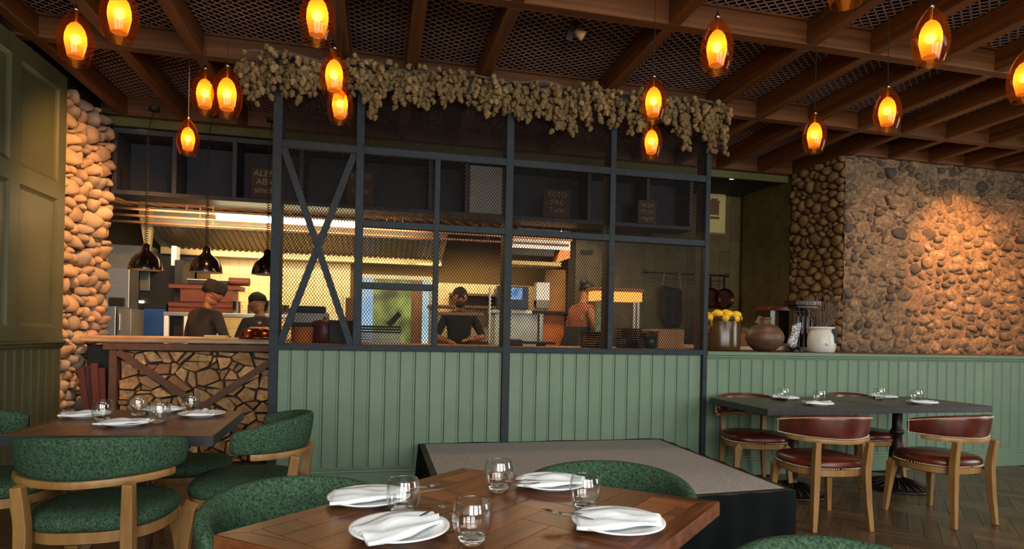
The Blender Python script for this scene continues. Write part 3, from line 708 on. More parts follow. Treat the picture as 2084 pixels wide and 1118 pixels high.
# ------------------------------------------------------------------ PENDANT LAMPS
def make_lamp(label, x, y, z=2.66, s_=1.0):
    t = thing('pendant_lamp', label, 'lamp', (x, y, z), 0, 'amber glass pendant lamps')
    q = MB(); pr_ = [(0.058, 0), (0.066, 0.02), (0.077, 0.055), (0.083, 0.095), (0.083, 0.125), (0.077, 0.165), (0.065, 0.205), (0.047, 0.240), (0.028, 0.265), (0.013, 0.278), (0.010, 0.286)]
    q.lathe([(r_ * s_, z_ * s_) for r_, z_ in pr_], 32, cap0=False, cap1=False); q.build('glass_globe', M_amber, t, smooth=True)
    q = MB()
    rr = 0.058 * s_; q.loft([[(rr * math.cos(a) + 0.0016 * math.cos(a) * math.cos(b_), rr * math.sin(a) + 0.0016 * math.sin(a) * math.cos(b_), 0.0016 * math.sin(b_)) for b_ in [i * math.pi / 3 for i in range(6)]] for a in [k * math.pi / 16 for k in range(32)]], closed=True)
    q.build('rim', M_amber, t, smooth=True)
    q = MB(); pr_ = [(0.036, 0.036), (0.038, 0.05), (0.046, 0.085), (0.051, 0.115), (0.049, 0.15), (0.040, 0.183), (0.026, 0.205), (0.010, 0.217)]
    q.lathe([(r_ * s_, z_ * s_) for r_, z_ in pr_], 28, cap0=False); shd = q.build('inner_shade', M_shade, t, smooth=True)
    q = MB(); q.sphere((0, 0, 0.128 * s_), 0.021, 14, 10, (1, 1, 1.15)); q.build('bulb', M_bulb, shd, smooth=True)
    q = MB(); q.lathe([(0.006, 0.213), (0.006, 0.275), (0.013, 0.277), (0.013, 0.292), (0.007, 0.300), (0.004, 0.312)], 12); q.build('cap', M_chrome, t, smooth=True)
    q = MB(); q.lathe([(0.0026, 0.30), (0.0026, ZB + BH - z)], 6); q.build('cord', M_cord, t)
    return t
lamps = [(-1.574, 3.605, 'amber glass pendant lamp nearest the left panelled wall'),
         (-1.236, 3.251, 'amber pendant lamp second from the left wall, cut by the top edge of the picture'),
         (-0.303, 3.024, 'bright amber pendant lamp above and before the left end of the hop garland'),
         (-0.86, 3.73, 'larger looking of the two overlapping amber pendants left of the mesh screen'),
         (-1.10, 4.204, 'amber pendant lamp half hidden behind another pendant left of the mesh screen'),
         (-1.491, 5.25, 'lowest looking amber pendant lamp, seen before the dark blue overhead cubbies'),
         (-0.27, 3.695, 'upper of the two stacked looking pendants before the left bay of the screen'),
         (-0.262, 4.15, 'lower of the two stacked looking pendants before the left bay of the screen'),
         (1.694, 2.81, 'amber pendant lamp hanging alone right of the screen centre near the wide cross beam'),
         (1.701, 3.554, 'upper of the two stacked looking pendants before the right bay of the screen'),
         (2.043, 4.289, 'lower of the two stacked looking pendants before the right bay of the screen'),
         (3.109, 3.816, 'amber pendant lamp just right of the screen, in line with the white crock'),
         (3.23, 3.295, 'amber pendant lamp hanging above the left edge of the lit stone wall'),
         (2.653, 2.454, 'biggest looking amber pendant lamp, high before the stone wall'),
         (1.85, 2.103, 'amber pendant lamp of which only the bottom shows at the top edge'),
         (3.55, 2.682, 'amber pendant lamp cut by the right edge of the picture')]
for x, y, l in lamps: make_lamp(l, x, y, 2.5 if x == -0.86 else 2.66)

# small ceiling spotlight and downlights
t = thing('ceiling_spotlight', 'small black and cream spotlight fixed under the ceiling mesh', 'spotlight', (1.40, 4.26, 3.52))
q = MB(); q.lathe([(0.03, 0.085), (0.03, 0.07), (0.008, 0.065), (0.008, 0.03)], 12); q.obar((-0.03, 0, 0.04), (-0.05, 0.02, -0.05), 0.05, 0.05); q.build('bracket', M_black, t)
q = MB(); q.path([((0.0, 0, 0.03), 0.022), ((0.03, -0.01, 0.0), 0.030), ((0.06, -0.02, -0.02), 0.036)], 12); q.build('lamp_head', mat('cream_lamp_head', 'd8b070', 'e0bc80', 0.4), t, smooth=True)
for (x, y, l) in ((-2.43, 6.92, 'round downlight in the soffit beside the stone pillar'), (1.16, 7.0, 'left of the two round downlights seen through the top of the mesh screen'),
                  (1.60, 7.02, 'right of the two round downlights seen through the top of the mesh screen'), (4.26, 7.0, 'round downlight beside the framed picture'), (4.55, 7.06, 'faint round downlight right of the picture')):
    z = 3.43 if False else 3.395
    t = thing('downlight', l, 'downlight', (x, y + 0.05, z), 0, 'recessed downlights')
    q = MB(); q.lathe([(0.034, 0), (0.048, 0), (0.048, -0.006), (0.034, -0.004)], 20, cap0=False, cap1=False); q.build('bezel', M_chrome, t, smooth=True)
    q = MB(); q.lathe([(0.033, -0.003), (0.02, -0.007), (0.002, -0.008)], 16); q.build('lens', M_down, t, smooth=True)

# ------------------------------------------------------------------ KITCHEN SHELL
b = MB(); b.box(-4.8, 5.32, 6.93, 10.2, 3.40, 3.5); struct(b.build('ceiling_kitchen', mat('dark_green_ceiling', '1c2012', '24281a', 0.8)))
b = MB(); b.box(-2.9, 5.25, 6.915, 6.96, 3.345, 3.44); struct(b.build('trim_soffit', M_soffit))
b = MB(); b.box(-4.8, 2.75, 9.05, 9.17, 0, 3.4); wk = struct(b.build('wall_kitchen_back', M_grout))
b = MB(); b.box(-4.9, -4.78, 6.9, 9.1, 0, 3.4); struct(b.build('wall_kitchen_left', M_grout))
b = MB(); b.box(2.68, 5.32, 8.02, 8.14, 0, 3.45); wn = struct(b.build('wall_niche_back', M_ogrout))
b = MB(); b.box(5.275, 5.36, 6.88, 8.14, 0, 3.45); wn2 = struct(b.build('wall_niche_side', M_ogrout))
b = MB(); b.box(2.60, 2.68, 8.02, 9.1, 0, 3.4); struct(b.build('wall_kitchen_right', M_ogrout))
q = MB(); q.box(-.061, .061, 0, 0.012, -.061, .061); tm = q.mesh('tile', M_tile)
rng = random.Random(2)
for ix in range(-21, 21):
    x = 0.0625 + ix * 0.125
    if x > 2.6 or (-0.40 < x < 0.92): continue
    for iz in range(10):
        if x > 0.9 and iz > 6: continue
        z = 1.22 + iz * 0.125
        if x < -2.3: continue
        link('tile', tm, wk, (x, 9.036 + rng.uniform(-.001, .001), z))
q = MB(); q.box(-.084, .084, 0, 0.012, -.163, .163); tm = q.mesh('tile', M_otile)
q = MB(); q.box(0, 0.012, -.084, .084, -.163, .163); tm2 = q.mesh('tile', M_otile)
for ix in range(15):
    for iz in range(7):
        link('tile', tm, wn, (2.79 + ix * 0.172, 8.007 + rng.uniform(-.001, .001), 1.25 + iz * 0.33 + (0.165 if ix % 2 else 0)))
for iy in range(6):
    for iz in range(7): link('tile', tm2, wn2, (5.262 + rng.uniform(-.001, .001), 6.98 + iy * 0.172, 1.25 + iz * 0.33 + (0.165 if iy % 2 else 0)))
# lowered kitchen ceiling with its slanting battens and the copper coloured pipes below it
b = MB(); b.box(-4.8, 2.65, 7.37, 9.05, 2.76, 2.82); kc = struct(b.build('ceiling_kitchen_lowered', M_kceil))
for i in range(34):
    q = MB(); x = -3.3 + i * 0.17; q.obar((x, 7.40, 2.75), (x + 0.5, 8.3, 2.75), 0.05, 0.03, up=(0, 0, 1)); q.build('batten', M_kceil, kc)
for i, (y, z) in enumerate(((7.40, 2.585), (7.55, 2.535), (7.70, 2.485))):
    t = thing('ceiling_pipe', ['uppermost of three copper coloured pipes under the overhead cubbies', 'middle of three copper coloured pipes under the overhead cubbies', 'lowest of three copper coloured pipes, just above the extraction hood'][i], 'pipe', (0, y, z), 0, 'copper coloured pipes')
    q = MB(); q.path([((-4.0, 0, 0), 0.017), ((2.5, 0, 0), 0.017)], 10); q.build('pipe', M_copper, t, smooth=True)
    for k in range(6):
        q = MB(); q.lathe([(0.006, 0.01), (0.006, 2.75 - z)], 6, c=(-3.2 + k * 1.1 + i * .1, 0, 0)); q.build('hanger', M_copper, t)
t = thing('fluorescent_light', 'long glowing fluorescent tube fixture under the overhead cubbies', 'light fixture', (0, 7.36, 2.525))
q = MB(); q.box(-1.80, -0.22, 0.0, 0.10, 0.035, 0.06); q.build('housing', M_white, t)
q = MB(); q.path([((-1.78, 0.0, 0.01), 0.030), ((-0.24, 0.0, 0.01), 0.030)], 12); q.build('tube', M_tube, t, smooth=True)
# overhead cubbies
t = thing('overhead_cubbies', 'row of dark navy open cubbies hung above the kitchen pass', 'shelf', (0, 6.99, 2.655))
def sh(x0, x1, y0, y1, z0, z1, name, m): q = MB(); q.box(x0, x1, y0, y1, z0, z1); return bev(q.build(name, m, t), 0.002, 1)
sh(-2.70, 3.92, 0, 0.38, -0.0, 0.045, 'bottom_board', M_shelfgrey); sh(-2.70, 3.92, 0, 0.38, 0.635, 0.69, 'top_board', M_shelfgrey); sh(-2.70, 3.92, 0.365, 0.38, 0.045, 0.635, 'back_panel', M_navy)
for x in (-2.70, -2.135, -1.545, -0.86, -0.235, 0.56, 0.985, 1.50, 2.5, 3.28, 3.875): sh(x, x + 0.045, 0.001, 0.365, 0.045, 0.635, 'divider', M_shelfgrey)
sh(1.04, 1.49, 0.0, 0.36, 0.046, 0.60, 'grey_panel', mat('pale_grey_panel', '8a8780', '94918a', 0.7))
def fontmesh(txt, size, m, name, par, loc, rot, align='CENTER'):
    cu = bpy.data.curves.new('txt', 'FONT'); cu.body = txt; cu.size = size; cu.extrude = 0.001; cu.align_x = align
    tmp = bpy.data.objects.new('tmp', cu); COL.objects.link(tmp); dg = bpy.context.evaluated_depsgraph_get()
    me = bpy.data.meshes.new_from_object(tmp.evaluated_get(dg)); bpy.data.objects.remove(tmp); me.materials.clear(); me.materials.append(m)
    return link(name, me, par, loc, rot)
def sign(x, w, h, lines, label, size):
    t_ = thing('chalk_sign', label, 'sign', (x, 6.965, 2.70), 0, 'hand lettered brown signs')
    q = MB(); q.box(-w / 2, w / 2, 0, 0.018, 0, h); bev(q.build('board', M_sign, t_), 0.003, 1)
    for i, l in enumerate(lines): fontmesh(l, size, M_chalk, 'lettering', t_, (0, -0.0015, h - 0.09 - i * (h - 0.06) / len(lines)), (R(90), 0, 0))
sign(-1.21, 0.28, 0.33, ['ALEM', 'ABV', 'smok'], 'brown hand lettered sign beside the left post of the mesh screen', 0.095)
sign(-0.20, 0.29, 0.38, ['PARM', 'fonda'], 'brown hand lettered sign behind the first bay post of the screen', 0.085)
sign(2.10, 0.34, 0.34, ['TOTO', 'FIRE', 'Twist'], 'brown hand lettered sign behind the middle of the screen', 0.085)
sign(3.28, 0.25, 0.29, ['MOM', 'OLLA', 'negro'], 'small brown hand lettered sign behind the right bay of the screen', 0.07)
# extraction hood
t = thing('extraction_hood', 'long stainless extraction hood with ribbed baffle filters over the cook line', 'hood', (0, 8.0, 0))
q = MB(); q.add([(-2.75, 0, 2.50), (0.9, 0, 2.50), (0.9, 0.95, 2.24), (-2.75, 0.95, 2.24), (-2.75, 0, 2.72), (0.9, 0, 2.72), (0.9, 1.0, 2.72), (-2.75, 1.0, 2.72)], [(0, 3, 2, 1), (4, 5, 6, 7), (0, 1, 5, 4), (1, 2, 6, 5), (2, 3, 7, 6), (3, 0, 4, 7)]); q.build('canopy', M_greysteel, t)
q = MB()
for i in range(50): x = -2.62 + i * 0.070; q.obar((x, 0.02, 2.50), (x, 0.62, 2.325), 0.034, 0.036, up=(1, 0, 0))
o = q.build('baffle_filter', M_hoodrib, t); o['kind'] = 'stuff'
q = MB(); q.box(-2.75, 0.9, 0.62, 0.70, 2.235, 2.33); bev(q.build('front_lip', M_hood, t), 0.004, 1)
q = MB(); q.add([(-2.80, -0.02, 2.72), (-2.62, -0.02, 2.72), (-2.66, -0.02, 2.25), (-2.72, -0.02, 2.25), (-2.80, 0.05, 2.72), (-2.62, 0.05, 2.72), (-2.66, 0.05, 2.25), (-2.72, 0.05, 2.25)], [(0, 3, 2, 1), (4, 5, 6, 7), (0, 1, 5, 4), (1, 2, 6, 5), (2, 3, 7, 6), (3, 0, 4, 7)]); q.build('end_bracket', M_hood, t)
q = MB(); q.obar((-1.45, 0.75, 2.24), (-1.45, 0.75, 2.06), 0.02, 0.02); q.build('hook', M_black, t)
t = thing('side_hood', 'bright stainless hood with orange lit cheek behind the middle of the screen', 'hood', (2.3, 7.7, 2.40))
q = MB(); q.add([(-.62, 0, 0.02), (.22, 0, 0.02), (.22, .28, 0.02), (-.62, .28, 0.02), (-.50, 0, .28), (.22, 0, .28), (.22, .28, .28), (-.50, .28, .28)], [(0, 3, 2, 1), (4, 5, 6, 7), (0, 1, 5, 4), (1, 2, 6, 5), (2, 3, 7, 6), (3, 0, 4, 7)]); q.build('canopy', mat('bright_hood_steel', 'b8c0c8', 'c8d0d6', 0.35, metal=0.2), t)
q = MB(); q.box(-.60, .0, .02, .26, -.07, .02); q.build('filter_box', M_black, t)
q = MB(); q.add([(.02, 0, -.16), (.22, 0, -.08), (.22, .25, -.08), (.02, .25, -.16), (.08, 0, .02), (.22, 0, .02), (.22, .25, .02), (.08, .25, .02)], [(0, 3, 2, 1), (4, 5, 6, 7), (0, 1, 5, 4), (1, 2, 6, 5), (2, 3, 7, 6), (3, 0, 4, 7)]); q.build('cheek', M_orange, t)  # orange light on the steel, put into the cheek's colour
q = MB(); q.box(-.62, .10, .0, .28, -.20, -.15); q.build('lower_shelf', M_hood, t)
# kitchen window with daylight and garden
def daypane(name, c1, c2, s_, sc_): return emis(name, c1, s_, c2, sc_)
wk5 = MB(); wk5.box(-0.30, 0.84, 8.985, 9.045, 1.02, 1.09); wk5.box(-0.30, 0.84, 8.985, 9.045, 2.05, 2.11); wk5.box(-0.30, -0.22, 8.985, 9.045, 1.09, 2.05); wk5.box(0.76, 0.84, 8.985, 9.045, 1.09, 2.05)
w5 = struct(wk5.build('window_5', M_greysteel))
q = MB(); q.box(-0.22, -0.05, 9.01, 9.03, 1.09, 2.05); q.build('pane', daypane('pane_blue_sky', '8fc0e8', 'b8d8f0', 1.0, 3), w5)
q = MB(); q.box(-0.05, 0.50, 9.01, 9.03, 1.09, 2.05); q.build('pane', daypane('pane_garden', '3c4a20', 'b6c45a', 0.85, 3.2), w5)
q = MB(); q.box(0.66, 0.76, 9.01, 9.03, 1.09, 2.05); q.build('pane', daypane('pane_white_sky', 'a8d0dc', 'd8eef0', 1.05, 3), w5)
q = MB(); q.box(0.50, 0.66, 8.96, 9.045, 1.09, 2.05); q.build('mullion', M_brownpaint, w5)
# ------------------------------------------------------------------ PASS COUNTER (left) with fire wood front
pc = thing('pass_counter', 'kitchen pass with pale wooden top and a front of stacked split logs', 'counter', (0, 6.15, 0))
def pb(x0, x1, y0, y1, z0, z1, name, m, w_=0.005): q = MB(); q.box(x0, x1, y0, y1, z0, z1); return bev(q.build(name, m, pc), w_, 1)
pb(-2.60, -0.83, -0.02, 0.62, 1.135, 1.19, 'worktop', M_countertop, 0.008)
pb(-2.42, -0.83, -0.01, 0.10, 1.062, 1.128, 'top_beam', M_brownpaint)
pb(-2.37, -2.305, -0.005, 0.12, 0.0, 1.062, 'upright', M_brownpaint); pb(-0.86, -0.80, -0.005, 0.12, 0.0, 1.062, 'upright', M_brownpaint)
pb(-2.60, -0.83, 0.13, 0.60, 0.0, 1.10, 'carcass', M_black)
for a, b_ in (((-2.30, 1.05), (-0.87, 0.02)), ((-0.87, 1.05), (-2.30, 0.02))):
    q = MB(); q.obar((a[0], 0.006 if a[0] < -2 else 0.012, a[1]), (b_[0], 0.006 if a[0] < -2 else 0.012, b_[1]), 0.062, 0.022, up=(0, 1, 0)); q.build('brace', M_brownpaint, pc)
rng = random.Random(9)
def wedge(poly):
    if area(poly) < 0: poly = poly[::-1]
    if rng.random() < .38 and abs(area(poly)) > .006:
        c = centroid(poly); a = rng.uniform(0, math.pi); nx, ny = math.cos(a), math.sin(a); k = nx * c[0] + ny * c[1] + rng.uniform(-.012, .012)
        return [clip(poly, nx, ny, k), clip(poly, -nx, -ny, -k)]
    return [poly]
lc = [w_ for poly in cells(-2.30, -0.86, 0.0, 1.06, 0.118, 0.092, rng, jit=0.60, wvar=1.6) for w_ in wedge(poly)]
for poly in lc:
    p2 = inset(poly, rng.uniform(0.003, 0.0085))
    if len(p2) < 3: continue
    c0_ = centroid(p2); a_ = rng.uniform(-.16, .16); k_ = rng.uniform(.90, 1.0); sx_ = rng.uniform(.93, 1.03)
    p2 = [(c0_[0] + k_ * sx_ * ((x - c0_[0]) * math.cos(a_) - (y - c0_[1]) * math.sin(a_)), min(1.058, c0_[1] + k_ * ((x - c0_[0]) * math.sin(a_) + (y - c0_[1]) * math.cos(a_)))) for x, y in p2]
    p3 = inset(p2, 0.004)
    c = centroid(p2); y0 = rng.uniform(0.022, 0.080); tx, tz = rng.uniform(-.18, .18), rng.uniform(-.18, .18)
    q = MB(); f0 = [(p[0] - c[0], tx * (p[0] - c[0]) + tz * (p[1] - c[1]), p[1] - c[1]) for p in p2]
    bk = [(p[0] - c[0], 0.09, p[1] - c[1]) for p in p2]
    if len(p3) == len(p2):
        s0 = min(range(len(p3)), key=lambda i: (p3[i][0] - p2[0][0]) ** 2 + (p3[i][1] - p2[0][1]) ** 2); p3 = p3[s0:] + p3[:s0]
        ft = [(p[0] - c[0], -0.004 + tx * (p[0] - c[0]) + tz * (p[1] - c[1]), p[1] - c[1]) for p in p3]; q.loft([ft, f0, bk])
    else: q.loft([f0, bk])
    q.build('log', M_logs, pc, loc=(c[0], y0, c[1]))
t = thing('kindling_bundle', 'bundle of dark red boards leaning between the stone pillar and the log panel', 'kindling', (-2.50, 6.10, 0))
for i, (x0, x1, y_) in enumerate(((-0.075, 0.06, 0.0), (-0.02, 0.075, 0.02), (0.035, 0.12, -0.01), (0.085, 0.135, 0.015), (-0.055, 0.02, 0.035), (0.02, 0.10, 0.04))):
    q = MB(); q.obar((x1, y_ - 0.03, 0.0), (x0, y_ + 0.01, 0.90 + 0.02 * (i % 3)), 0.052, 0.018, up=(0, 1, 0)); q.build('board', mat('dark_red_board_%d' % i, ['4a2018', '3a1812', '5a281c'][i % 3], ['5a2a20', '481e16', '6a3022'][i % 3], 0.55, stretch=(4, 4, .5)), t)
# heat lamps
for i, (x, y, l) in enumerate(((-2.125, 6.28, 'black dome heat lamp nearest the stone pillar'), (-1.60, 6.28, 'black dome heat lamp in the middle of three over the pass'), (-1.05, 6.28, 'black dome heat lamp partly hidden by the left post of the mesh screen'))):
    t = thing('heat_lamp', l, 'heat lamp', (x, y, 1.815), 0, 'dome heat lamps over the pass')
    q = MB(); q.lathe([(0.145, 0), (0.145, 0.008), (0.138, 0.05), (0.118, 0.105), (0.085, 0.145), (0.05, 0.17), (0.036, 0.19), (0.036, 0.235), (0.018, 0.245), (0.014, 0.25)], 32, cap0=False); q.build('dome', M_blackgloss, t, smooth=True)
    q = MB(); q.lathe([(0.138, 0.002), (0.10, 0.09), (0.03, 0.15)], 24, cap0=False); q.build('reflector', mat('lamp_reflector_%d' % i, 'c8b89a', rough=0.35, metal=0.5), t, smooth=True)
    q = MB(); q.sphere((0, 0, 0.06), 0.035, 12, 8); q.build('bulb', emis('heat_bulb_%d' % i, 'ffc080', 4.0), t, smooth=True)
    q = MB(); H_ = ZB - 0.02 - 1.815; pts = []
    n = 46
    for k in range(n * 6 + 1):
        u = k / (n * 6); z = 0.25 + (H_ - 0.55) * u; a = 2 * math.pi * k / 6; rr = 0.012 + 0.004 * (1 - u); pts.append(((rr * math.cos(a), rr * math.sin(a), z), 0.0035))
    pts += [((0, 0, H_ - 0.28), 0.0035), ((-0.02, 0.2, H_ - 0.02), 0.0035)]
    q.path(pts, 4, up=(0.1, 0.2, 1)); q.build('coiled_cord', M_cord, t)
    q = MB(); q.lathe([(0.05, H_ - 0.03), (0.05, H_ + 0.0)], 16, c=(-0.02, 0.2, 0)); q.build('ceiling_plate', M_black, t)
# things on the pass
t = thing('serving_cloche', 'shiny copper brown domed cloche with a knob on the pass', 'cloche', (-1.10, 6.20, 1.19))
q = MB(); q.lathe([(0.185, 0), (0.185, 0.012), (0.168, 0.02), (0.158, 0.055), (0.125, 0.092), (0.07, 0.112), (0.012, 0.116)], 32); q.build('dome', mat('copper_cloche', '7a3a22', '9a5232', 0.18, metal=0.9), t, smooth=True)
q = MB(); q.lathe([(0.010, 0.112), (0.010, 0.125), (0.020, 0.135), (0.022, 0.15), (0.012, 0.168)], 16); q.build('knob', M_chrome, t, smooth=True)
t = thing('yellow_docket_pad', 'pale yellow pad of paper lying on the pass behind the chef', 'paper pad', (-1.50, 6.30, 1.19))
q = MB(); q.box(-.10, .10, -.06, .06, 0, .022); bev(q.build('pad', M_yellowcloth, t), .002, 1)
t = thing('white_tray', 'thin white tray lying beneath the pass worktop edge', 'tray', (-2.2, 6.12, 1.129)) if False else None

# ------------------------------------------------------------------ KITCHEN EQUIPMENT
def eq(name, label, cat, loc, parts, rz=0, group=None):
    t_ = thing(name, label, cat, loc, rz, group)
    for (nm, m, bx) in parts:
        q = MB()
        for b_ in (bx if isinstance(bx, list) else [bx]): q.box(*b_)
        bev(q.build(nm, m, t_), 0.006, 2)
    return t_
# left: steel oven hood / oven / blue bin / doorway
eq('rice_steamer', 'tall brushed steel cabinet left of the chefs beside the stone pillar', 'steel cabinet', (-3.00, 8.0, 1.0), [('body', M_steel, (-.13, .12, 0, .3, .0, .98)), ('handle', M_black, (-.09, .08, -.02, 0, .52, .62)), ('side_rail', M_black, (-.20, -.15, -.02, .3, 0, .98))])
eq('steel_oven', 'low grey steel oven with rounded front beside the stone pillar', 'oven', (-2.95, 7.5, .0), [('body', M_steel, (-.16, .12, 0, .4, 0, 1.50)), ('door', M_greysteel, (.13, .27, .02, .4, 0, 1.48)), ('door_handle', M_chrome, (.155, .17, -.01, .02, 1.23, 1.42))])
eq('blue_bin', 'bright blue plastic bin with black lid in the kitchen doorway', 'bin', (-2.78, 8.55, .5), [('tub', M_blue, (-.13, .13, 0, .28, 0, 1.02)), ('lid', M_black, (-.14, .14, -.01, .29, 1.02, 1.08))])
b = MB(); b.box(-3.35, -2.36, 8.72, 8.80, 0, 2.25); b.box(-2.45, -2.36, 8.2, 8.8, 0, 2.12); struct(b.build('door_1', M_black))
eq('wall_panel', 'grey control panel on the dark kitchen doorway', 'control panel', (-2.95, 8.69, 1.75), [('panel', M_greysteel, (-.06, .06, 0, .03, 0, .26)), ('display', M_down, (-.06, 0.0, -.005, 0, -.16, -.13))])
eq('duct_box', 'square olive grey duct box under the left end of the hood', 'duct', (-3.05, 8.4, 2.0), [('box', M_greysteel, (-.35, .25, 0, .3, 0, .30)), ('corner', M_white, (.54, .60, -.15, .0, .05, .30))])
eq('work_table', 'white legged steel worktable behind the chef carrying brown red boxes', 'table', (-2.15, 8.0, 0), [('top', M_steel, (-.36, 1.22, 0, .5, 1.42, 1.47)), ('leg', M_white, (-.35, -.30, 0, .05, 0, 1.42)), ('leg', M_white, (-.13, -.08, 0, .05, 0, 1.42)), ('leg', M_white, (1.17, 1.22, 0, .05, 0, 1.42)), ('shelf', M_steel, (-.36, 1.22, .05, .5, 1.08, 1.11))])
for i, (z, x0, x1, l) in enumerate(((1.475, -.33, .40, 'flat brown red box at the bottom of the pile on the worktable'), (1.535, -.33, .40, 'brown red box second from the bottom of the pile on the worktable'), (1.60, -.20, .40, 'tall brown red box in the pile on the worktable'), (1.76, -.33, .48, 'flat brown red box near the top of the pile on the worktable'), (1.82, -.12, .34, 'dark tray of crockery on top of the pile of brown red boxes'))):
    h_ = (0.055, 0.06, 0.155, 0.055, 0.06)[i]
    eq('food_box', l, 'box', (-2.15, 8.08, z), [('body', M_redbox if i < 4 else M_black, (x0, x1, 0, .32, 0, h_)), ('lid', M_darkred if i < 4 else M_white, (x0 - .005, x1 + .005, -.005, .325, h_ - .008, h_))], group='brown red boxes on the worktable')
t = thing('red_barrel_tin', 'brown red cylinder tin lying on top of the boxes on the worktable', 'tin', (-1.70, 8.2, 1.82)); q = MB(); q.path([((-.12, 0, .055), .052), ((.12, 0, .055), .052)], 18); q.build('body', M_redbox, t, smooth=False); q = MB(); q.path([((.118, 0, .055), .040), ((.123, 0, .055), .040)], 18); q.build('opening', M_black, t)
rng = random.Random(4)
for i, (x, r_, h_, l) in enumerate(((-1.44, .07, .15, 'steel pot on the shelf right behind the capped chef'), (-1.60, .05, .12, 'small dark pot at the left end of the pot shelf'), (-1.24, .05, .11, 'small steel pot between two larger pots on the shelf'), (-1.07, .085, .17, 'large shiny steel stockpot on the shelf between the chefs'), (-1.86 + 1.02, .05, .12, 'small dark pot right of the large stockpot on the shelf'))):
    t = thing('cooking_pot', l, 'pot', (x - .30, 8.16, 1.47), 0, 'pots on the steel shelf')
    q = MB(); q.lathe([(r_ * .96, 0), (r_, .01), (r_, h_), (r_ * 1.06, h_ + .004), (r_ * .94, h_ + .004), (r_ * .92, .01)], 24, cap1=False); q.build('body', M_cutlery if i != 1 else M_black, t, smooth=True)
    q = MB(); q.path([((r_, 0, h_ * .7), .005), ((r_ + .02, 0, h_ * .7), .005), ((r_ + .02, 0, h_ * .5), .005), ((r_, 0, h_ * .5), .005)], 6); q.build('handle', M_chrome, t)
eq('prep_counter', 'long steel prep counter along the tiled kitchen wall', 'counter', (0, 8.45, 0), [('top', M_steel, (-2.0, 2.5, -.02, .55, .98, 1.03)), ('front', M_greysteel, (-2.0, 2.5, 0, .53, 0, .98))])
eq('hanging_shelf', 'brown stepped shelf on the yellow wall behind the standing cook', 'shelf', (1.35, 8.6, 1.62), [('board', M_brownpaint, (-.62, .42, 0, .35, .02, .06)), ('board', M_brownpaint, (-.30, .42, 0, .35, .20, .24)), ('side', M_brownpaint, (.38, .42, 0, .35, .0, .34)), ('back', M_brownpaint, (-.30, .42, .33, .35, .06, .26))])
eq('plating_shelf', 'narrow lit shelf running in front of the standing cook', 'shelf', (1.02, 7.45, 1.50), [('board', M_counterwood, (-.30, .30, 0, .10, 0, .04)), ('post', M_steel, (.36, .39, 0, .03, -.35, .38)), ('post', M_steel, (-.33, -.30, 0, .03, -.35, .04))])
eq('steel_fridge', 'bright steel cabinet right behind the screen centre post', 'fridge', (1.95, 8.0, .3), [('body', mat('fridge_steel', 'a9b3ae', 'bcc4be', 0.4, metal=.2), (-.38, .22, 0, .3, 0, 1.26)), ('worktop', M_white, (-.42, .24, -.03, .32, 1.26, 1.31)), ('side_post', M_steel, (.24, .30, -.02, .05, 0, 1.30)), ('orange_panel', M_orange, (.30, .62, .05, .3, 0.3, 1.27))])
t = eq('order_screen', 'dark blue order screen with a bright reflection behind the screen centre post', 'screen', (1.98, 7.9, 1.62), [('case', mat('navy_case', '14233f', '182a4a', .4), (-.40, .03, 0, .12, 0, .31)), ('display', M_screenglint, (-.30, -.06, -.006, 0, .13, .29))])  # the display part is a reflection put in as glowing colour
eq('white_wall_box', 'pale grey control box right of the dark blue order screen', 'control box', (2.30, 7.95, 1.66), [('body', M_white, (-.17, .02, 0, .12, .0, .34)), ('base', M_greysteel, (-.17, .02, -.005, .12, -.02, .10)), ('tray', M_black, (-.22, .40, -.02, .2, -.09, -.05))])
b = MB(); b.box(2.30, 2.60, 8.1, 8.16, 0.9, 2.2); struct(b.build('trim_orange_panel', mat('amber_wall', '9a6a30', 'aa7636', .6)))
# heat gantry on the right
t = eq('heat_gantry', 'glowing orange heat gantry on pale posts behind the stacked plates', 'heat gantry', (2.96, 6.75, 1.16), [('top', M_counterwood, (-.46, .20, 0, .22, .66, .70)), ('post', M_greencrate, (-.40, -.33, .02, .08, 0, .55)), ('post', M_white, (.08, .105, .02, .05, 0, .55)), ('post', M_white, (.13, .155, .02, .05, 0, .55))])
q = MB(); q.box(-.44, .18, .01, .20, .545, .655); q.build('heater', M_heat, t)
t = eq('wall_plate', 'small dark plate fixed on the olive wall right of the side hood', 'wall plate', (2.86, 7.98, 2.42), [('plate', M_black, (-.09, .09, 0, .02, 0, .06))])
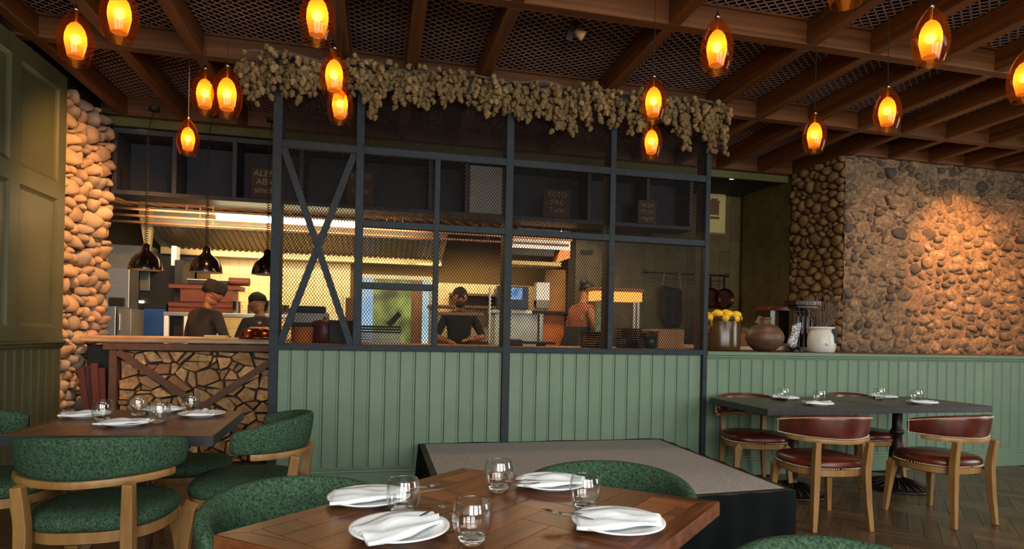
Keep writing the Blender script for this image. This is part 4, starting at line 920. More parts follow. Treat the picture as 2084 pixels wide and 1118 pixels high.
# niche: pan rail, pans, apron, picture
t = thing('pan_rail', 'black wall rail with knob ends on the olive tiles', 'rail', (0, 7.92, 2.205))
q = MB(); q.path([((3.72, 0, 0), .009), ((5.02, 0, .0), .009)], 8); q.path([((3.75, 0, -.085), .004), ((5.0, 0, -.085), .004)], 6); q.build('bar', M_black, t, smooth=True)
q = MB(); q.sphere((3.72, 0, 0), .028, 10, 8); q.sphere((5.02, 0, 0), .028, 10, 8); q.build('knob', M_black, t, smooth=True)
for x in (3.8, 4.95): q = MB(); q.path([((x, 0, 0), .008), ((x, .09, 0), .008)], 6); q.build('bracket', M_black, t)
for x, l, r_ in ((4.72, 'frying pan hanging behind the lemon crock, half hidden by the screen post', .15), (4.94, 'frying pan hanging from the wall rail above the lemons', .15)):
    t = thing('frying_pan', l, 'pan', (x, 7.88, 2.19), 0, 'pans on the wall rail')
    q = MB(); q.add(*[( [(r_ * c_ * math.cos(2 * math.pi * k / 24), y_, -.33 + r_ * c_ * math.sin(2 * math.pi * k / 24)) for c_, y_ in ((1.0, -.045), (1.0, -.04), (.8, .0), (.78, -.006), (.96, -.045)) for k in range(24)]), [(i * 24 + k, i * 24 + (k + 1) % 24, (i + 1) * 24 + (k + 1) % 24, (i + 1) * 24 + k) for i in range(4) for k in range(24)] + [tuple(2 * 24 + k for k in range(24)), tuple(3 * 24 + k for k in range(23, -1, -1))] ]); q.build('bowl', mat('copper_pan_%d' % int(x * 10), '3a1d12', '5a3020', .35, metal=.7), t, smooth=False)
    q = MB(); q.obar((0, -.02, -.20), (0, -.005, -.02), .028, .012); q.build('handle', M_iron, t)
t = thing('hanging_apron', 'black apron hanging from the rail, seen through the right bay of the screen', 'apron', (4.10, 7.86, 2.18))
q = MB(); n = 8; g = []
for j in range(9):
    z = -.16 - j * .075; hw = .155 - (.0 if j < 6 else (j - 6) * .03)
    g.append([(-hw + 2 * hw * i / n + (.02 if j > 6 else 0), .02 * math.sin(i * 1.9 + j * .3) - .02, z - .05 * (i / n) * (j == 0)) for i in range(n + 1)] + [(hw - 2 * hw * i / n + (.02 if j > 6 else 0), .02 * math.sin((n - i) * 1.9 + j * .3) + .0, z - .05 * ((n - i) / n) * (j == 0)) for i in range(n + 1)])
q.loft(g); q.build('cloth', M_apron, t, smooth=True)
q = MB(); q.path([((-.14, -.01, -.17), .006), ((-.12, -.01, .02), .006)], 6); q.build('strap', M_chalk, t); q = MB(); q.path([((.14, -.01, -.22), .006), ((.11, -.01, .02), .006)], 6); q.build('strap', M_chalk, t)
t = thing('picture', 'pale yellow unframed picture of a brown toaster like object on the olive wall', 'picture', (4.80, 7.90, 2.83))
q = MB(); q.box(-.17, .185, .05, .08, 0, .85); bev(q.build('sheet', M_paper, t), .002, 1)
q = MB(); q.box(-.10, .08, .044, .05, .26, .44); q.box(-.11, .09, .043, .05, .44, .47); q.box(-.05, .06, .043, .05, .47, .50); q.box(-.13, .085, .043, .05, .20, .235); q.build('printed_drawing', M_print, t)
b = MB(); b.box(4.55, 5.02, 7.985, 8.0, 2.81, 3.40); b.build('lit_wall_patch', mat('lit_olive_panel', '6b6a3a', '757440', .7), wn)  # lighter olive patch of wall, its lit tone put into the colour
# ------------------------------------------------------------------ COUNTER behind the screen and ledge on the right
eq('kitchen_counter', 'warm lit wooden counter running behind the mesh screen', 'counter', (0, 5.26, 0), [('top', M_counterwood, (-.80, 2.95, 0, .66, 1.135, 1.17)), ('front', M_black, (-.80, 2.95, 0.02, .62, 0.1, 1.135))])
eq('display_ledge', 'dark wooden ledge behind the green dado carrying the jars', 'ledge', (0, WY + .092, 0), [('top', M_ledge, (2.99, 5.27, 0, 1.6, 1.125, 1.158)), ('front', M_black, (2.99, 5.27, .02, 1.5, .1, 1.125))])
eq('stone_wall_ledge', 'narrow dark wooden ledge between the green dado and the stone wall', 'ledge', (0, WY + .092, 0), [('strip', M_ledge, (5.27, 8.7, 0, .80, 1.10, 1.150))])
eq('marble_slab', 'pale stone slab lying on the ledge behind the round pot', 'slab', (4.2, 5.95, 1.158), [('slab', mat('pale_slab', 'c8b39a', 'd6c4ae', .4), (-.75, .45, 0, .35, 0, .045))])
eq('terracotta_board', 'terracotta coloured board on the ledge behind the white crock', 'board', (4.70, 6.35, 1.158), [('board', mat('terracotta', 'a85a38', 'b86a44', .6), (-.35, .35, 0, .25, 0, .075))])
t = thing('glazed_crock', 'large brown glazed crock filled with lemons beside the screen post', 'crock', (3.345, 5.36, 1.158))
q = MB(); q.lathe([(.165, 0), (.176, .01), (.180, .05), (.180, .27), (.174, .285), (.174, .295), (.184, .300), (.184, .335), (.172, .335), (.166, .30), (.166, .02)], 40, cap1=False); q.build('body', M_amberpot, t, smooth=True)
q = MB(); q.lathe([(.163, .262), (.10, .27), (.01, .272)], 24, cap0=False); q.build('lemon_layer', M_lemon, t, smooth=True)
q = MB(); q.path([((-.175, -.06, .27), .010), ((-.215, -.07, .24), .012), ((-.20, -.07, .18), .010), ((-.178, -.06, .16), .009)], 8); q.build('handle', M_amberpot, t, smooth=True)
def lemon(): 
    q = MB(); n = 12
    prof = [(0.002, -.046), (.010, -.042), (.022, -.034), (.031, -.016), (.033, 0.0), (.031, .016), (.022, .034), (.010, .042), (.002, .047)]
    q.lathe(prof, 14); return q.mesh('lemon', M_lemon, True)
lm = lemon(); rng = random.Random(6)
for i, (x, y, z) in enumerate(((-.10, -.10, .365), (0.005, -.11, .362), (.10, -.09, .358), (-.05, .0, .372), (.05, .0, .375), (-.13, .03, .345), (.13, .04, .345), (0.0, .10, .36), (-.145, -.055, .322), (.145, -.045, .322), (-.055, -.15, .318), (.06, -.148, .318))):
    o = link('lemon', lm, None, (3.345 + x, 5.36 + y, 1.158 + z), (R(90) + rng.uniform(-.4, .4), rng.uniform(-.5, .5), rng.uniform(0, 3)))
    o.scale = (1.12,) * 3
    tag(o, 'yellow lemon heaped in the brown glazed crock', 'lemon', 'lemons in the crock')
o = link('lemon', lm, None, (3.60, 5.72, 1.19), (R(90), .2, .6)); tag(o, 'single yellow lemon lying on the ledge behind the round pot', 'lemon')
t = thing('round_clay_pot', 'squat round brown clay pot with small neck on the ledge', 'pot', (3.83, 5.36, 1.158))
q = MB(); q.lathe([(.06, 0), (.10, .012), (.155, .06), (.182, .11), (.186, .145), (.175, .19), (.135, .245), (.085, .272), (.058, .280), (.058, .325), (.066, .330), (.066, .342), (.048, .342), (.045, .28)], 40, cap1=False); q.build('body', M_clay, t, smooth=True)
q = MB(); q.obar((-.085, 0, .275), (-.045, 0, .345), .045, .03); q.build('lug', M_clay, t)
t = thing('speckled_sculpture', 'black and white speckled sculpture on a round black foot', 'sculpture', (4.185, 5.36, 1.158))
q = MB(); q.lathe([(.085, 0), (.088, .012), (.075, .03), (.045, .048), (.025, .055)], 24); q.build('foot', M_blackgloss, t, smooth=True)
q = MB(); pts = [(-.02, 0, .045, .040, .030), (-.035, 0, .085, .055, .034), (-.022, 0, .135, .052, .032), (.0, 0, .185, .046, .030), (.012, 0, .225, .050, .030), (.015, 0, .262, .052, .030), (.014, 0, .285, .048, .026)]
q.loft([[(x + rx * (1 if abs(math.cos(a)) > .5 else .9) * math.cos(a), y + ry * math.sin(a), z + .02 * math.cos(a) * (z > .2)) for a in [2 * math.pi * k / 16 for k in range(16)]] for x, y, z, rx, ry in pts]); q.build('figure', M_spec, t, smooth=True)
t = thing('white_crock', 'white stoneware crock with black handle holding dried twigs', 'crock', (4.50, 5.36, 1.158))
q = MB(); q.lathe([(.115, 0), (.124, .008), (.134, .05), (.137, .10), (.132, .16), (.118, .205), (.112, .22), (.112, .238), (.124, .244), (.124, .262), (.108, .262), (.104, .23), (.110, .05)], 40, cap1=False); q.build('body', M_crock, t, smooth=True)
q = MB(); q.lathe([(.0005, -.01), (.030, -.008), (.030, .008), (.0005, .01)], 14); 
for i, v in enumerate(q.v): q.v[i] = (v[0] + .055, -.122 + v[2] * .8, .215 + v[1])
q.obar((.055, -.128, .21), (.056, -.138, .115), .022, .012, up=(0, 1, 0)); q.obar((.056, -.138, .12), (.056, -.130, .095), .014, .01, up=(0, 1, 0)); q.build('handle', M_black, t, smooth=False)
q = MB(); q.path([((-.03 + .03 * math.cos(a), -.1325 - .002 * math.sin(a), .10 + .03 * math.sin(a)), .0025) for a in [3.3 + k * .25 for k in range(9)]], 5); q.build('painted_mark', M_black, t)
rng = random.Random(8)
t = thing('dried_twig_bundle', 'fan of thin dark dried twigs standing in the white crock', 'dried twigs', (4.50, 5.36, 1.20))
q = MB()
for i in range(90):
    a = rng.uniform(0, 6.28); sp = rng.uniform(.03, .26) * (.6 + .4 * abs(math.cos(a))); L_ = rng.uniform(.42, .56); ex, ey = sp * math.cos(a), sp * math.sin(a) * .7; bx_, by_ = .04 * math.cos(a), .04 * math.sin(a)
    q.path([((bx_ * .3, by_ * .3, 0.02), .0035), ((bx_, by_, .22), .0032), ((bx_ + ex * .5 + rng.uniform(-.01, .01), by_ + ey * .5, L_ * .7), .003), ((ex, ey, L_), .0016)], 4)
o = q.build('twigs', M_twig, t); o['kind'] = 'stuff'
# dark wooden lantern stand and small framed cabinet, shot glasses
t = thing('dark_wood_lantern', 'tall dark wooden lantern with slatted sides behind the speckled sculpture', 'lantern', (4.60, 5.78, 1.158))
q = MB(); q.box(-.16, .16, -.10, .10, .50, .555); q.box(-.13, .13, -.08, .08, .47, .50); bev(q.build('top', M_blackgloss, t), .006)
q = MB(); q.box(-.14, .14, -.09, .09, 0, .05); bev(q.build('foot', M_blackgloss, t), .006)
for x in (-.12, -.06, 0.0, .06, .12): q = MB(); q.path([((x, -.07, .05), .014), ((x, -.07, .2), .02), ((x * .93, -.07, .35), .014), ((x, -.07, .47), .018)], 8); q.build('slat', M_blackgloss, t, smooth=True)
q = MB(); q.box(-.12, .12, .0, .06, .05, .47); q.build('core', mat('lantern_core', '2a1610', '38200f', .4), t)
t = thing('small_glass_cabinet', 'small dark topped glass cabinet behind the round clay pot', 'cabinet', (4.47, 6.05, 1.158))
q = MB(); q.box(-.10, .20, 0, .25, .455, .50); bev(q.build('top', M_darkred, t), .004)
q = MB(); q.box(-.08, .0, .02, .04, .10, .455); q.build('pane', mat('pale_pane', '9fb0a4', 'b4c2b6', .3), t)
q = MB(); q.box(.0, .03, .0, .25, 0, .455); q.box(-.09, -.075, 0, .25, 0, .455); q.box(.17, .20, 0, .25, 0, .455); q.box(-.09, .20, 0, .25, 0, .08); q.build('frame', M_iron, t)
for i in range(6):
    t = thing('shot_glass', 'small clear shot glass in the row behind the brown crocks', 'glass', (3.90 + i * .045, 5.98 - .008 * i, 1.203 + .14), 0, 'shot glasses in a row')
    q = MB(); q.lathe([(.014, 0), (.018, .004), (.020, .085), (.018, .085), (.015, .012)], 12, cap1=False); q.build('body', M_glass, t, smooth=True)
eq('glass_rack', 'low orange brown stand carrying a row of shot glasses', 'stand', (4.01, 5.93, 1.203), [('shelf', mat('amber_stand', '7a4418', '8a5020', .5), (-.16, .18, 0, .10, .0, .139))])
# ------------------------------------------------------------------ THINGS ON THE COUNTER BEHIND THE MESH
CT = 1.17
def pot(name, label, x, y, prof, m, cat, seg=28, z=CT, group=None):
    t_ = thing(name, label, cat, (x, y, z), 0, group); q = MB(); q.lathe(prof, seg, cap1=False); q.build('body', m, t_, smooth=True); return t_
pot('orange_tub', 'bright orange round tub at the left end of the counter behind the mesh', -0.615, 5.42, [(.075, 0), (.088, .01), (.092, .13), (.097, .135), (.090, .135), (.08, .01)], M_orange, 'tub')
eq('black_lid_stack', 'black flat lids stacked on the orange tub', 'lids', (-.615, 5.42, CT + .136), [('lid', M_black, (-.09, .07, -.07, .07, .0, .018)), ('lid', M_black, (-.085, .075, -.07, .07, .02, .038))])
pot('dark_red_pot', 'dark red brown lidded pot beside the orange tub', -0.44, 5.55, [(.10, 0), (.115, .02), (.118, .17), (.10, .195), (.06, .205), (.02, .21), (.018, .23), (.002, .232)], M_darkred, 'pot')
eq('black_crate', 'black plastic crate between the dark red pot and the bay post', 'crate', (-.29, 5.42, CT), [('body', M_black, (-.10, .11, -.07, .09, 0, .19)), ('rim', M_black, (-.107, .117, -.077, .097, .175, .20))])
eq('wire_crate', 'white wire rack standing behind the black crate', 'rack', (-.22, 5.75, CT), [('upright', M_white, (-.085, -.078, 0, .01, 0, .44)), ('upright', M_white, (.04, .047, 0, .01, 0, .50)), ('jar_column', M_card, (-.06, .03, .03, .10, .02, .42))])
eq('grey_scale', 'dark grey sloped till machine behind the orange tub', 'machine', (-.62, 5.74, CT), [('body', M_greysteel, (-.12, .19, 0, .16, .12, .27)), ('tray', M_black, (-.10, .16, -.01, .17, .27, .33)), ('foot', M_black, (-.08, .12, .03, .12, 0, .12))])
t = thing('tray_stack', 'stack of dark baking trays right of the bay post behind the mesh', 'trays', (.06, 5.60, CT))
for i in range(7):
    q = MB(); q.box(-.20, .16, -.08, .12, i * .024, i * .024 + .014); q.box(-.21, .17, -.09, .13, i * .024 + .012, i * .024 + .018); q.build('tray', M_greysteel if i < 4 else M_black, t)
q = MB(); q.obar((.05, 0, .17), (.15, .0, .28), .05, .03); q.build('scoop', M_black, t)
def stackpl(x, y, n, r_, label):
    t_ = thing('plate_stack', label, 'plates', (x, y, CT), 0, 'stacks of black plates')
    for i in range(n):
        q = MB(); z = i * .021; q.lathe([(r_ * .6, z), (r_ * .75, z + .003), (r_, z + .014), (r_, z + .019), (r_ * .95, z + .019), (r_ * .7, z + .008)], 26); q.build('plate', M_blackgloss, t_, smooth=True)
stackpl(2.01, 5.42, 7, .13, 'stack of black plates left of the right bay post of the screen')
stackpl(2.38, 5.42, 9, .14, 'tallest stack of black plates just right of the right bay post')
stackpl(2.60, 5.70, 7, .11, 'short stack of black plates beside the kraft box')
pot('green_bowl', 'dark green bowl between the two right stacks of black plates', 2.585, 5.36, [(.04, 0), (.06, .02), (.07, .13), (.066, .13), (.05, .02)], mat('dark_green_glaze', '16281c', '1f3a28', .3), 'bowl')
eq('kraft_box', 'pale brown cardboard box at the right end of the counter behind the mesh', 'box', (2.82, 5.45, CT), [('body', M_card, (-.12, .16, -.02, .20, 0, .19)), ('flap', M_card, (-.20, -.12, -.02, .20, .165, .185))])
eq('chopping_tray', 'dark chopping tray lying on the counter right of the screen centre', 'tray', (1.55, 5.6, CT), [('tray', M_black, (-.16, .14, -.05, .10, .02, .045)), ('foot', M_black, (-.03, .05, -.02, .05, 0, .02))])
eq('dark_cutlery_box', 'small dark cutlery box on the counter beside the centre post', 'box', (1.25, 5.5, CT), [('box', M_black, (-.09, .09, -.05, .08, 0, .06)), ('divider', M_greysteel, (-.08, .08, .0, .01, .05, .07))])

# ------------------------------------------------------------------ PEOPLE
def person(label, loc, rz, arms, tilt=(0, 0, 0), cap=None, hairm=None, top=M_jacket, scale=1.0, lean=0.0, sleeve=1.0, bun=False, beard=False, apron=False):
    t = thing('person', label, 'person', loc, rz)
    J = []; E = []; Rr = []; Mt = []
    def j(p, r_, par, m):
        J.append(Vector(p)); Rr.append(r_ if isinstance(r_, tuple) else (r_, r_)); Mt.append(m)
        if par is not None: E.append((par, len(J) - 1))
        return len(J) - 1
    SK, TP, TR = 0, 1, 2
    ly = lambda z: lean * max(0, z - 0.95)
    pel = j((0, 0, .95), (.155, .115), None, TR)
    wa = j((0, ly(1.08), 1.08), (.148, .110), pel, TP); ch = j((0, ly(1.26), 1.26), (.165, .12), wa, TP); uc = j((0, ly(1.40), 1.39), (.14, .095), ch, TP)
    nb = j((0, ly(1.47) + .0, 1.47), (.070, .065), uc, TP); nk = j((0, ly(1.53) + .015, 1.53), .053, nb, SK)
    hx, hy, hz = tilt
    def hd(p): return Vector((0, ly(1.55), 1.55)) + Euler((hx, hy, hz)).to_matrix() @ Vector(p)
    h1 = j(hd((0, .015, .03)), (.066, .075), nk, SK); h2 = j(hd((0, .022, .085)), (.078, .096), h1, SK); h3 = j(hd((0, .015, .15)), (.075, .094), h2, SK); h4 = j(hd((0, .005, .20)), (.045, .06), h3, SK)
    n1 = j(hd((0, .125, .085)), .012, h2, SK); chn = j(hd((0, .088, .015)), .024, h1, SK)
    for s_ in (-1, 1): j(hd((s_ * .093, .0, .085)), (.012, .022), h2, SK)
    for s_, (el, wr) in zip((-1, 1), arms):
        sh_ = j((s_ * .165, ly(1.42), 1.405), .068, uc, TP); e_ = j(el, .047, sh_, TP if sleeve > .4 else SK)
        mid = (Vector(el) + Vector(wr)) / 2; m_ = j(mid, .040, e_, TP if sleeve > .9 else SK); w_ = j(wr, .028, m_, TP if sleeve > .98 else SK)
        d = (Vector(wr) - Vector(el)).normalized(); sd = d.cross(Vector((0, 0, 1))); sd = (sd.normalized() if sd.length > .1 else Vector((1, 0, 0)))
        pa = j(Vector(wr) + d * .045, (.036, .020), w_, SK)
        for k in range(4):
            o_ = sd * (-.027 + .018 * k); L_ = (.062, .072, .068, .052)[k]
            k1 = j(Vector(wr) + d * .085 + o_, .0095, pa, SK); k2 = j(Vector(wr) + d * (.085 + L_ * .5) + o_ * 1.05 + Vector((0, 0, -.006)), .009, k1, SK); j(Vector(wr) + d * (.085 + L_) + o_ * 1.05 + Vector((0, 0, -.022)), .008, k2, SK)
        th = j(Vector(wr) + d * .045 + sd * s_ * -.038 + Vector((0, 0, -.01)), .011, w_, SK); j(Vector(wr) + d * .08 + sd * s_ * -.048 + Vector((0, 0, -.018)), .0095, th, SK)
    for s_ in (-1, 1):
        hp = j((s_ * .088, 0, .86), .092, pel, TR); kn = j((s_ * .10, .01, .50), .062, hp, TR); an = j((s_ * .105, -.02, .10), .042, kn, TR); hl = j((s_ * .105, -.01, .04), .038, an, TR); j((s_ * .115, .15, .03), .034, hl, TR)
    me = bpy.data.meshes.new('body_rig'); me.from_pydata([tuple(v) for v in J], E, []); tmp = bpy.data.objects.new('tmp', me); COL.objects.link(tmp)
    tmp.modifiers.new('s', 'SKIN'); sv = me.skin_vertices[0].data
    for i, r_ in enumerate(Rr): sv[i].radius = r_
    sv[0].use_root = True
    sb = tmp.modifiers.new('ss', 'SUBSURF'); sb.levels = 2
    dg = bpy.context.evaluated_depsgraph_get(); dg.update(); out = bpy.data.meshes.new_from_object(tmp.evaluated_get(dg)); bpy.data.objects.remove(tmp)
    out.materials.clear()
    for m in (M_skin, top, M_trouser): out.materials.append(m)
    # colour each face by the bone it grew from
    segs = [(J[a], J[b_], Mt[b_]) for a, b_ in E]
    for p in out.polygons:
        c = p.center; best = (1e9, 0)
        for a, b_, m in segs:
            ab = b_ - a; u = max(0, min(1, (c - a).dot(ab) / max(ab.length_squared, 1e-9))); d = (c - (a + ab * u)).length_squared
            if d < best[0]: best = (d, m)
        p.material_index = best[1]; p.use_smooth = True
    link('body', out, t)
    # hair / cap follow the head
    HM = Matrix.Translation((0, ly(1.55), 1.55)) @ Euler(tilt).to_matrix().to_4x4()
    def onhead(q): q.v = [tuple(HM @ Vector(v)) for v in q.v]; return q
    q = MB(); rings = []
    for i in range(8):
        a = i / 7 * 1.75; rings.append([(.094 * math.sin(a) * math.cos(k * math.pi / 8), .012 + .112 * math.sin(a) * math.sin(k * math.pi / 8) - (.014 if a > 1.0 else 0), .118 + .112 * math.cos(a) * (1 if math.sin(k * math.pi / 8) < .5 or a < 1.1 else .55)) for k in range(16)])
    q.loft(rings[::-1]); onhead(q).build('hair', hairm or M_hair, t, smooth=True)
    if cap:
        q = MB(); q.lathe([(.104, .125), (.106, .15), (.110, .20), (.102, .232), (.06, .245), (.002, .247)], 22, c=(0, .01, 0)); q.v = [(v[0] * .93, v[1] * 1.1, v[2]) for v in q.v]; onhead(q).build('cap', cap, t, smooth=True)
    if bun:
        q = MB(); q.sphere((0, -.10, .17), .055, 12, 8); onhead(q).build('hair_bun', M_hair, t, smooth=True)
    if beard:
        q = MB(); q.sphere((0, .065, .02), .055, 12, 8, (1.1, .8, .75)); onhead(q).build('beard', M_hair, t, smooth=True)
    for s_ in (-1, 1):
        q = MB(); q.sphere((s_ * .032, .104, .10), .009, 8, 6); onhead(q).build('eye', M_black, t, smooth=True)
    if apron:
        q = MB(); g = []
        for z, hw, y_ in ((1.20, .20, .10), (1.08, .19, .13), (.95, .22, .15), (.75, .26, .16), (.55, .28, .15)):
            g.append([(hw * math.sin(a), ly(z) + (y_ + .01) * math.cos(a), z) for a in [2 * math.pi * k / 24 for k in range(24)]])
        q.loft(g[::-1], caps=False); q.build('apron', M_apron, t, smooth=True)
    t.scale = (scale,) * 3
    return t
# x, y of feet
person('chef in charcoal jacket and flat cap seen from behind, reaching right at the pass', (-1.84, 6.98, -.02), R(-38), (((-.26, .06, 1.17), (-.16, .26, 1.08)), ((.27, .10, 1.18), (.20, .36, 1.07))), tilt=(-.45, 0, -.15), cap=M_jacket, top=M_jacket, scale=1.02, lean=.16)
person('chef in black with dark hair, head bowed beside the left post of the screen', (-1.25, 7.22, -.06), R(38), (((-.27, .05, 1.17), (-.20, .30, 1.10)), ((.27, .05, 1.17), (.20, .30, 1.10))), tilt=(-.40, 0, .1), top=M_jacket, scale=1.0, lean=.10)
person('bearded cook in black t-shirt facing the room behind the mesh screen', (1.05, 7.75, 0.02), R(180), (((-.29, .08, 1.15), (-.10, .27, 1.13)), ((.29, .06, 1.15), (.12, .28, 1.08))), tilt=(-.25, 0, 0), top=M_tee, scale=1.05, sleeve=.5, beard=True)
person('cook with tied up hair and bare arms in a black apron, bending to the right', (2.55, 7.55, .10), R(-70), (((-.26, .10, 1.16), (-.18, .34, 1.12)), ((.27, .12, 1.17), (.16, .36, 1.12))), tilt=(-.45, 0, .2), top=mat('rust_top', '7a4024', '8e4e2e', .8), scale=1.08, sleeve=.3, bun=True, apron=True, lean=.25)
#PART3
# ------------------------------------------------------------------ STAGE
t = thing('low_stage', 'low portable stage with grey carpet top and black skirt', 'stage', (0, 0, 0))
P = [(0.365, 5.00), (2.53, 5.00), (2.52, 3.20), (0.355, 3.05)]
ZS = .365
q = MB(); ring = lambda z, d=0.0: [(P[3][0] + d, P[3][1] + d, z), (P[2][0] - d, P[2][1] + d, z), (P[1][0] - d, P[1][1] - d, z), (P[0][0] + d, P[0][1] - d, z)]
q.loft([ring(ZS - .012, .045), ring(ZS, .045)]); q.build('carpet', M_carpet, t)
q = MB(); q.loft([ring(ZS - .09), ring(ZS - .006), ring(ZS - .002, .006), ring(ZS - .002, .05)], caps=False); q.build('edge_frame', M_stageedge, t)
q = MB(); g = [[], [], []]; rng = random.Random(12)
def skpts(a, b_, n, nx, ny):
    for i in range(n):
        u = i / n; w_ = .010 * math.sin(u * n * 1.1) + rng.uniform(-.002, .002)
        x = a[0] + (b_[0] - a[0]) * u; y = a[1] + (b_[1] - a[1]) * u
        g[0].append((x + nx * (.018 + w_ * 1.6), y + ny * (.018 + w_ * 1.6), .004)); g[1].append((x + nx * (.012 + w_), y + ny * (.012 + w_), ZS * .6)); g[2].append((x + nx * .007, y + ny * .007, ZS - .004 + .004 * math.sin(i * .9)))
skpts(P[3], P[2], 60, 0, -1); skpts(P[2], P[1], 50, 1, 0); skpts(P[1], P[0], 20, 0, 1); skpts(P[0], P[3], 50, -1, 0)
q.loft(g, caps=False); q.build('skirt', M_skirt, t, smooth=True)

# ------------------------------------------------------------------ CHAIRS
def seat_outline(a, b_, n=36, pw=.72):
    out = []
    for k in range(n):
        t_ = 2 * math.pi * k / n; c, s_ = math.cos(t_), math.sin(t_)
        out.append((a * math.copysign(abs(c) ** pw, c) * (1.0 if s_ > 0 else 1 - .10 * abs(s_)), b_ * math.copysign(abs(s_) ** pw, s_)))
    return out
def make_chair(label, uph, studs, group):
    t = thing('dining_chair', label, 'chair', (0, 0, 0), 0, group)
    # seat cushion
    q = MB(); g = []
    for sc_, z in ((.93, .405), (.985, .412), (1.0, .430), (.99, .450), (.93, .466), (.75, .477), (.45, .483), (.12, .485)):
        g.append([(x * sc_, y * sc_, z) for x, y in seat_outline(.262, .250)])
    q.loft(g); q.build('seat', uph, t, smooth=True)
    q = MB(); q.loft([[(x * .93, y * .93, .355) for x, y in seat_outline(.26, .248)], [(x * .97, y * .97, .362) for x, y in seat_outline(.26, .248)], [(x * .97, y * .97, .405) for x, y in seat_outline(.26, .248)], [(x * .9, y * .9, .407) for x, y in seat_outline(.26, .248)]]); q.build('seat_rail', M_chairwood, t, smooth=False, angle=40)
    sq = [(-1, -1), (1, -1), (1, 1), (-1, 1)]
    for s_ in (-1, 1):
        q = MB(); q.path([((s_ * .235, .222, 0), .015), ((s_ * .215, .205, .25), .021), ((s_ * .205, .195, .36), .030), ((s_ * .19, .185, .375), .032)], shape=sq, up=(0, 1, 0)); bev(q.build('leg', M_chairwood, t), .004, 2)
        q = MB(); q.path([((s_ * .205, -.275, 0), .015, .017), ((s_ * .190, -.258, .20), .020, .021), ((s_ * .182, -.248, .38), .022, .026), ((s_ * .182, -.250, .44), .022, .025), ((s_ * .186, -.262, .54), .020, .022), ((s_ * .190, -.272, .60), .019, .021)], shape=sq, up=(0, 1, 0)); bev(q.build('leg', M_chairwood, t), .004, 2)
    # curved back
    def cen(ph): return (.300 * math.sin(ph), .015 - .295 * math.cos(ph))
    def dirn(ph): v = Vector((.300 * math.sin(ph), -.295 * math.cos(ph), 0)); return v.normalized()
    TH = R(86); n = 30; g = []
    cs_ = [(math.copysign(abs(math.cos(a)) ** .55, math.cos(a)), math.copysign(abs(math.sin(a)) ** .55, math.sin(a))) for a in [2 * math.pi * k / 16 for k in range(16)]]
    def top(ph): u = abs(ph) / TH; return .785 - .055 * u ** 2.2
    def bot(ph): u = abs(ph) / TH; return .612 + .012 * u
    for i in range(n + 1):
        ph = -TH + 2 * TH * i / n; u = abs(ph) / TH; c = cen(ph); d = dirn(ph); hh = (top(ph) - bot(ph)) / 2; zc = (top(ph) + bot(ph)) / 2
        e = 1.0 if 0 < i < n else .82; hh *= e; th = (.030 - .006 * u) * e
        g.append([(c[0] + d.x * (th * a + .014 * b_ * (1 - u * .5)), c[1] + d.y * (th * a + .014 * b_ * (1 - u * .5)), zc + hh * b_) for a, b_ in cs_])
    q = MB(); q.loft(g); brst = q.build('backrest', uph, t, smooth=True)
    # wooden rail under the back
    TR_ = R(70); g = []
    for i in range(25):
        ph = -TR_ + 2 * TR_ * i / 24; c = cen(ph); d = dirn(ph); e = .6 if i in (0, 24) else 1
        g.append([(c[0] + d.x * (.024 * a * e - .002), c[1] + d.y * (.024 * a * e - .002), .602 + .014 * b_ + .012 * (abs(ph) / TH)) for a, b_ in [(-1, -1), (1, -1), (1.15, 0), (1, 1), (-1, 1)]])
    q = MB(); q.loft(g); q.build('back_rail', M_chairwood, t, smooth=False, angle=45)
    if studs:
        oc = [(1, 0, 0), (-1, 0, 0), (0, 1, 0), (0, -1, 0), (0, 0, 1), (0, 0, -1)]; of = [(0, 2, 4), (2, 1, 4), (1, 3, 4), (3, 0, 4), (2, 0, 5), (1, 2, 5), (3, 1, 5), (0, 3, 5)]
        q = MB()
        for side in (0, 1):
            N_ = 92
            for i in range(N_ + 1):
                ph = -TH * .975 + 1.95 * TH * i / N_; u = abs(ph) / TH; c = cen(ph); d = dirn(ph)
                z = (top(ph) - .016) if side else (bot(ph) + .010); b_ = 1 if side else -1; th = (.030 - .006 * u) * (.93) + .014 * b_ * .85 * (1 - u * .5) + .001
                q.add([(c[0] + d.x * th + a_ * .0052, c[1] + d.y * th + b2 * .0052, z + c2 * .0052) for a_, b2, c2 in oc], of)
        for s_ in (-1, 1):
            for i in range(8):
                ph = s_ * TH * .97; c = cen(ph); d = dirn(ph); z = bot(ph) + .018 + i * (top(ph) - bot(ph) - .034) / 7; th = .024
                q.add([(c[0] + d.x * th + a_ * .0052, c[1] + d.y * th + b2 * .0052, z + c2 * .0052) for a_, b2, c2 in oc], of)
        ol = seat_outline(.262, .250, 150)
        for x, y in ol: q.add([(x * .987 + a_ * .0052, y * .987 + b2 * .0052, .414 + c2 * .0052) for a_, b2, c2 in oc], of)
        o = q.build('stud_trim', M_stud, brst); o['kind'] = 'stuff'
    return t
gr = 'green upholstered dining chairs'; rd = 'oxblood leather dining chairs'
c0 = make_chair('green upholstered chair with its back to us at the left table', M_greenfab, False, gr)
c0.location = (-1.165, 3.04, 0); c0.rotation_euler = (0, 0, R(-2)); c0.scale = (1.06,) * 3
dup(c0, (-0.66, 3.46, 0), R(86), 'green upholstered chair turned sideways at the right side of the left table', gr, 1.06)
dup(c0, (-1.90, 3.62, 0), R(-88), 'green upholstered chair cut by the left edge, beside the panelled wall', gr, 1.06)
dup(c0, (-0.17, 1.886, 0), R(-137.5), 'green upholstered chair at the left side of the near walnut table', gr, 1.0)
dup(c0, (0.785, 1.99, 0), R(141.9), 'green upholstered chair tucked behind the near walnut table before the stage', gr, 1.0)
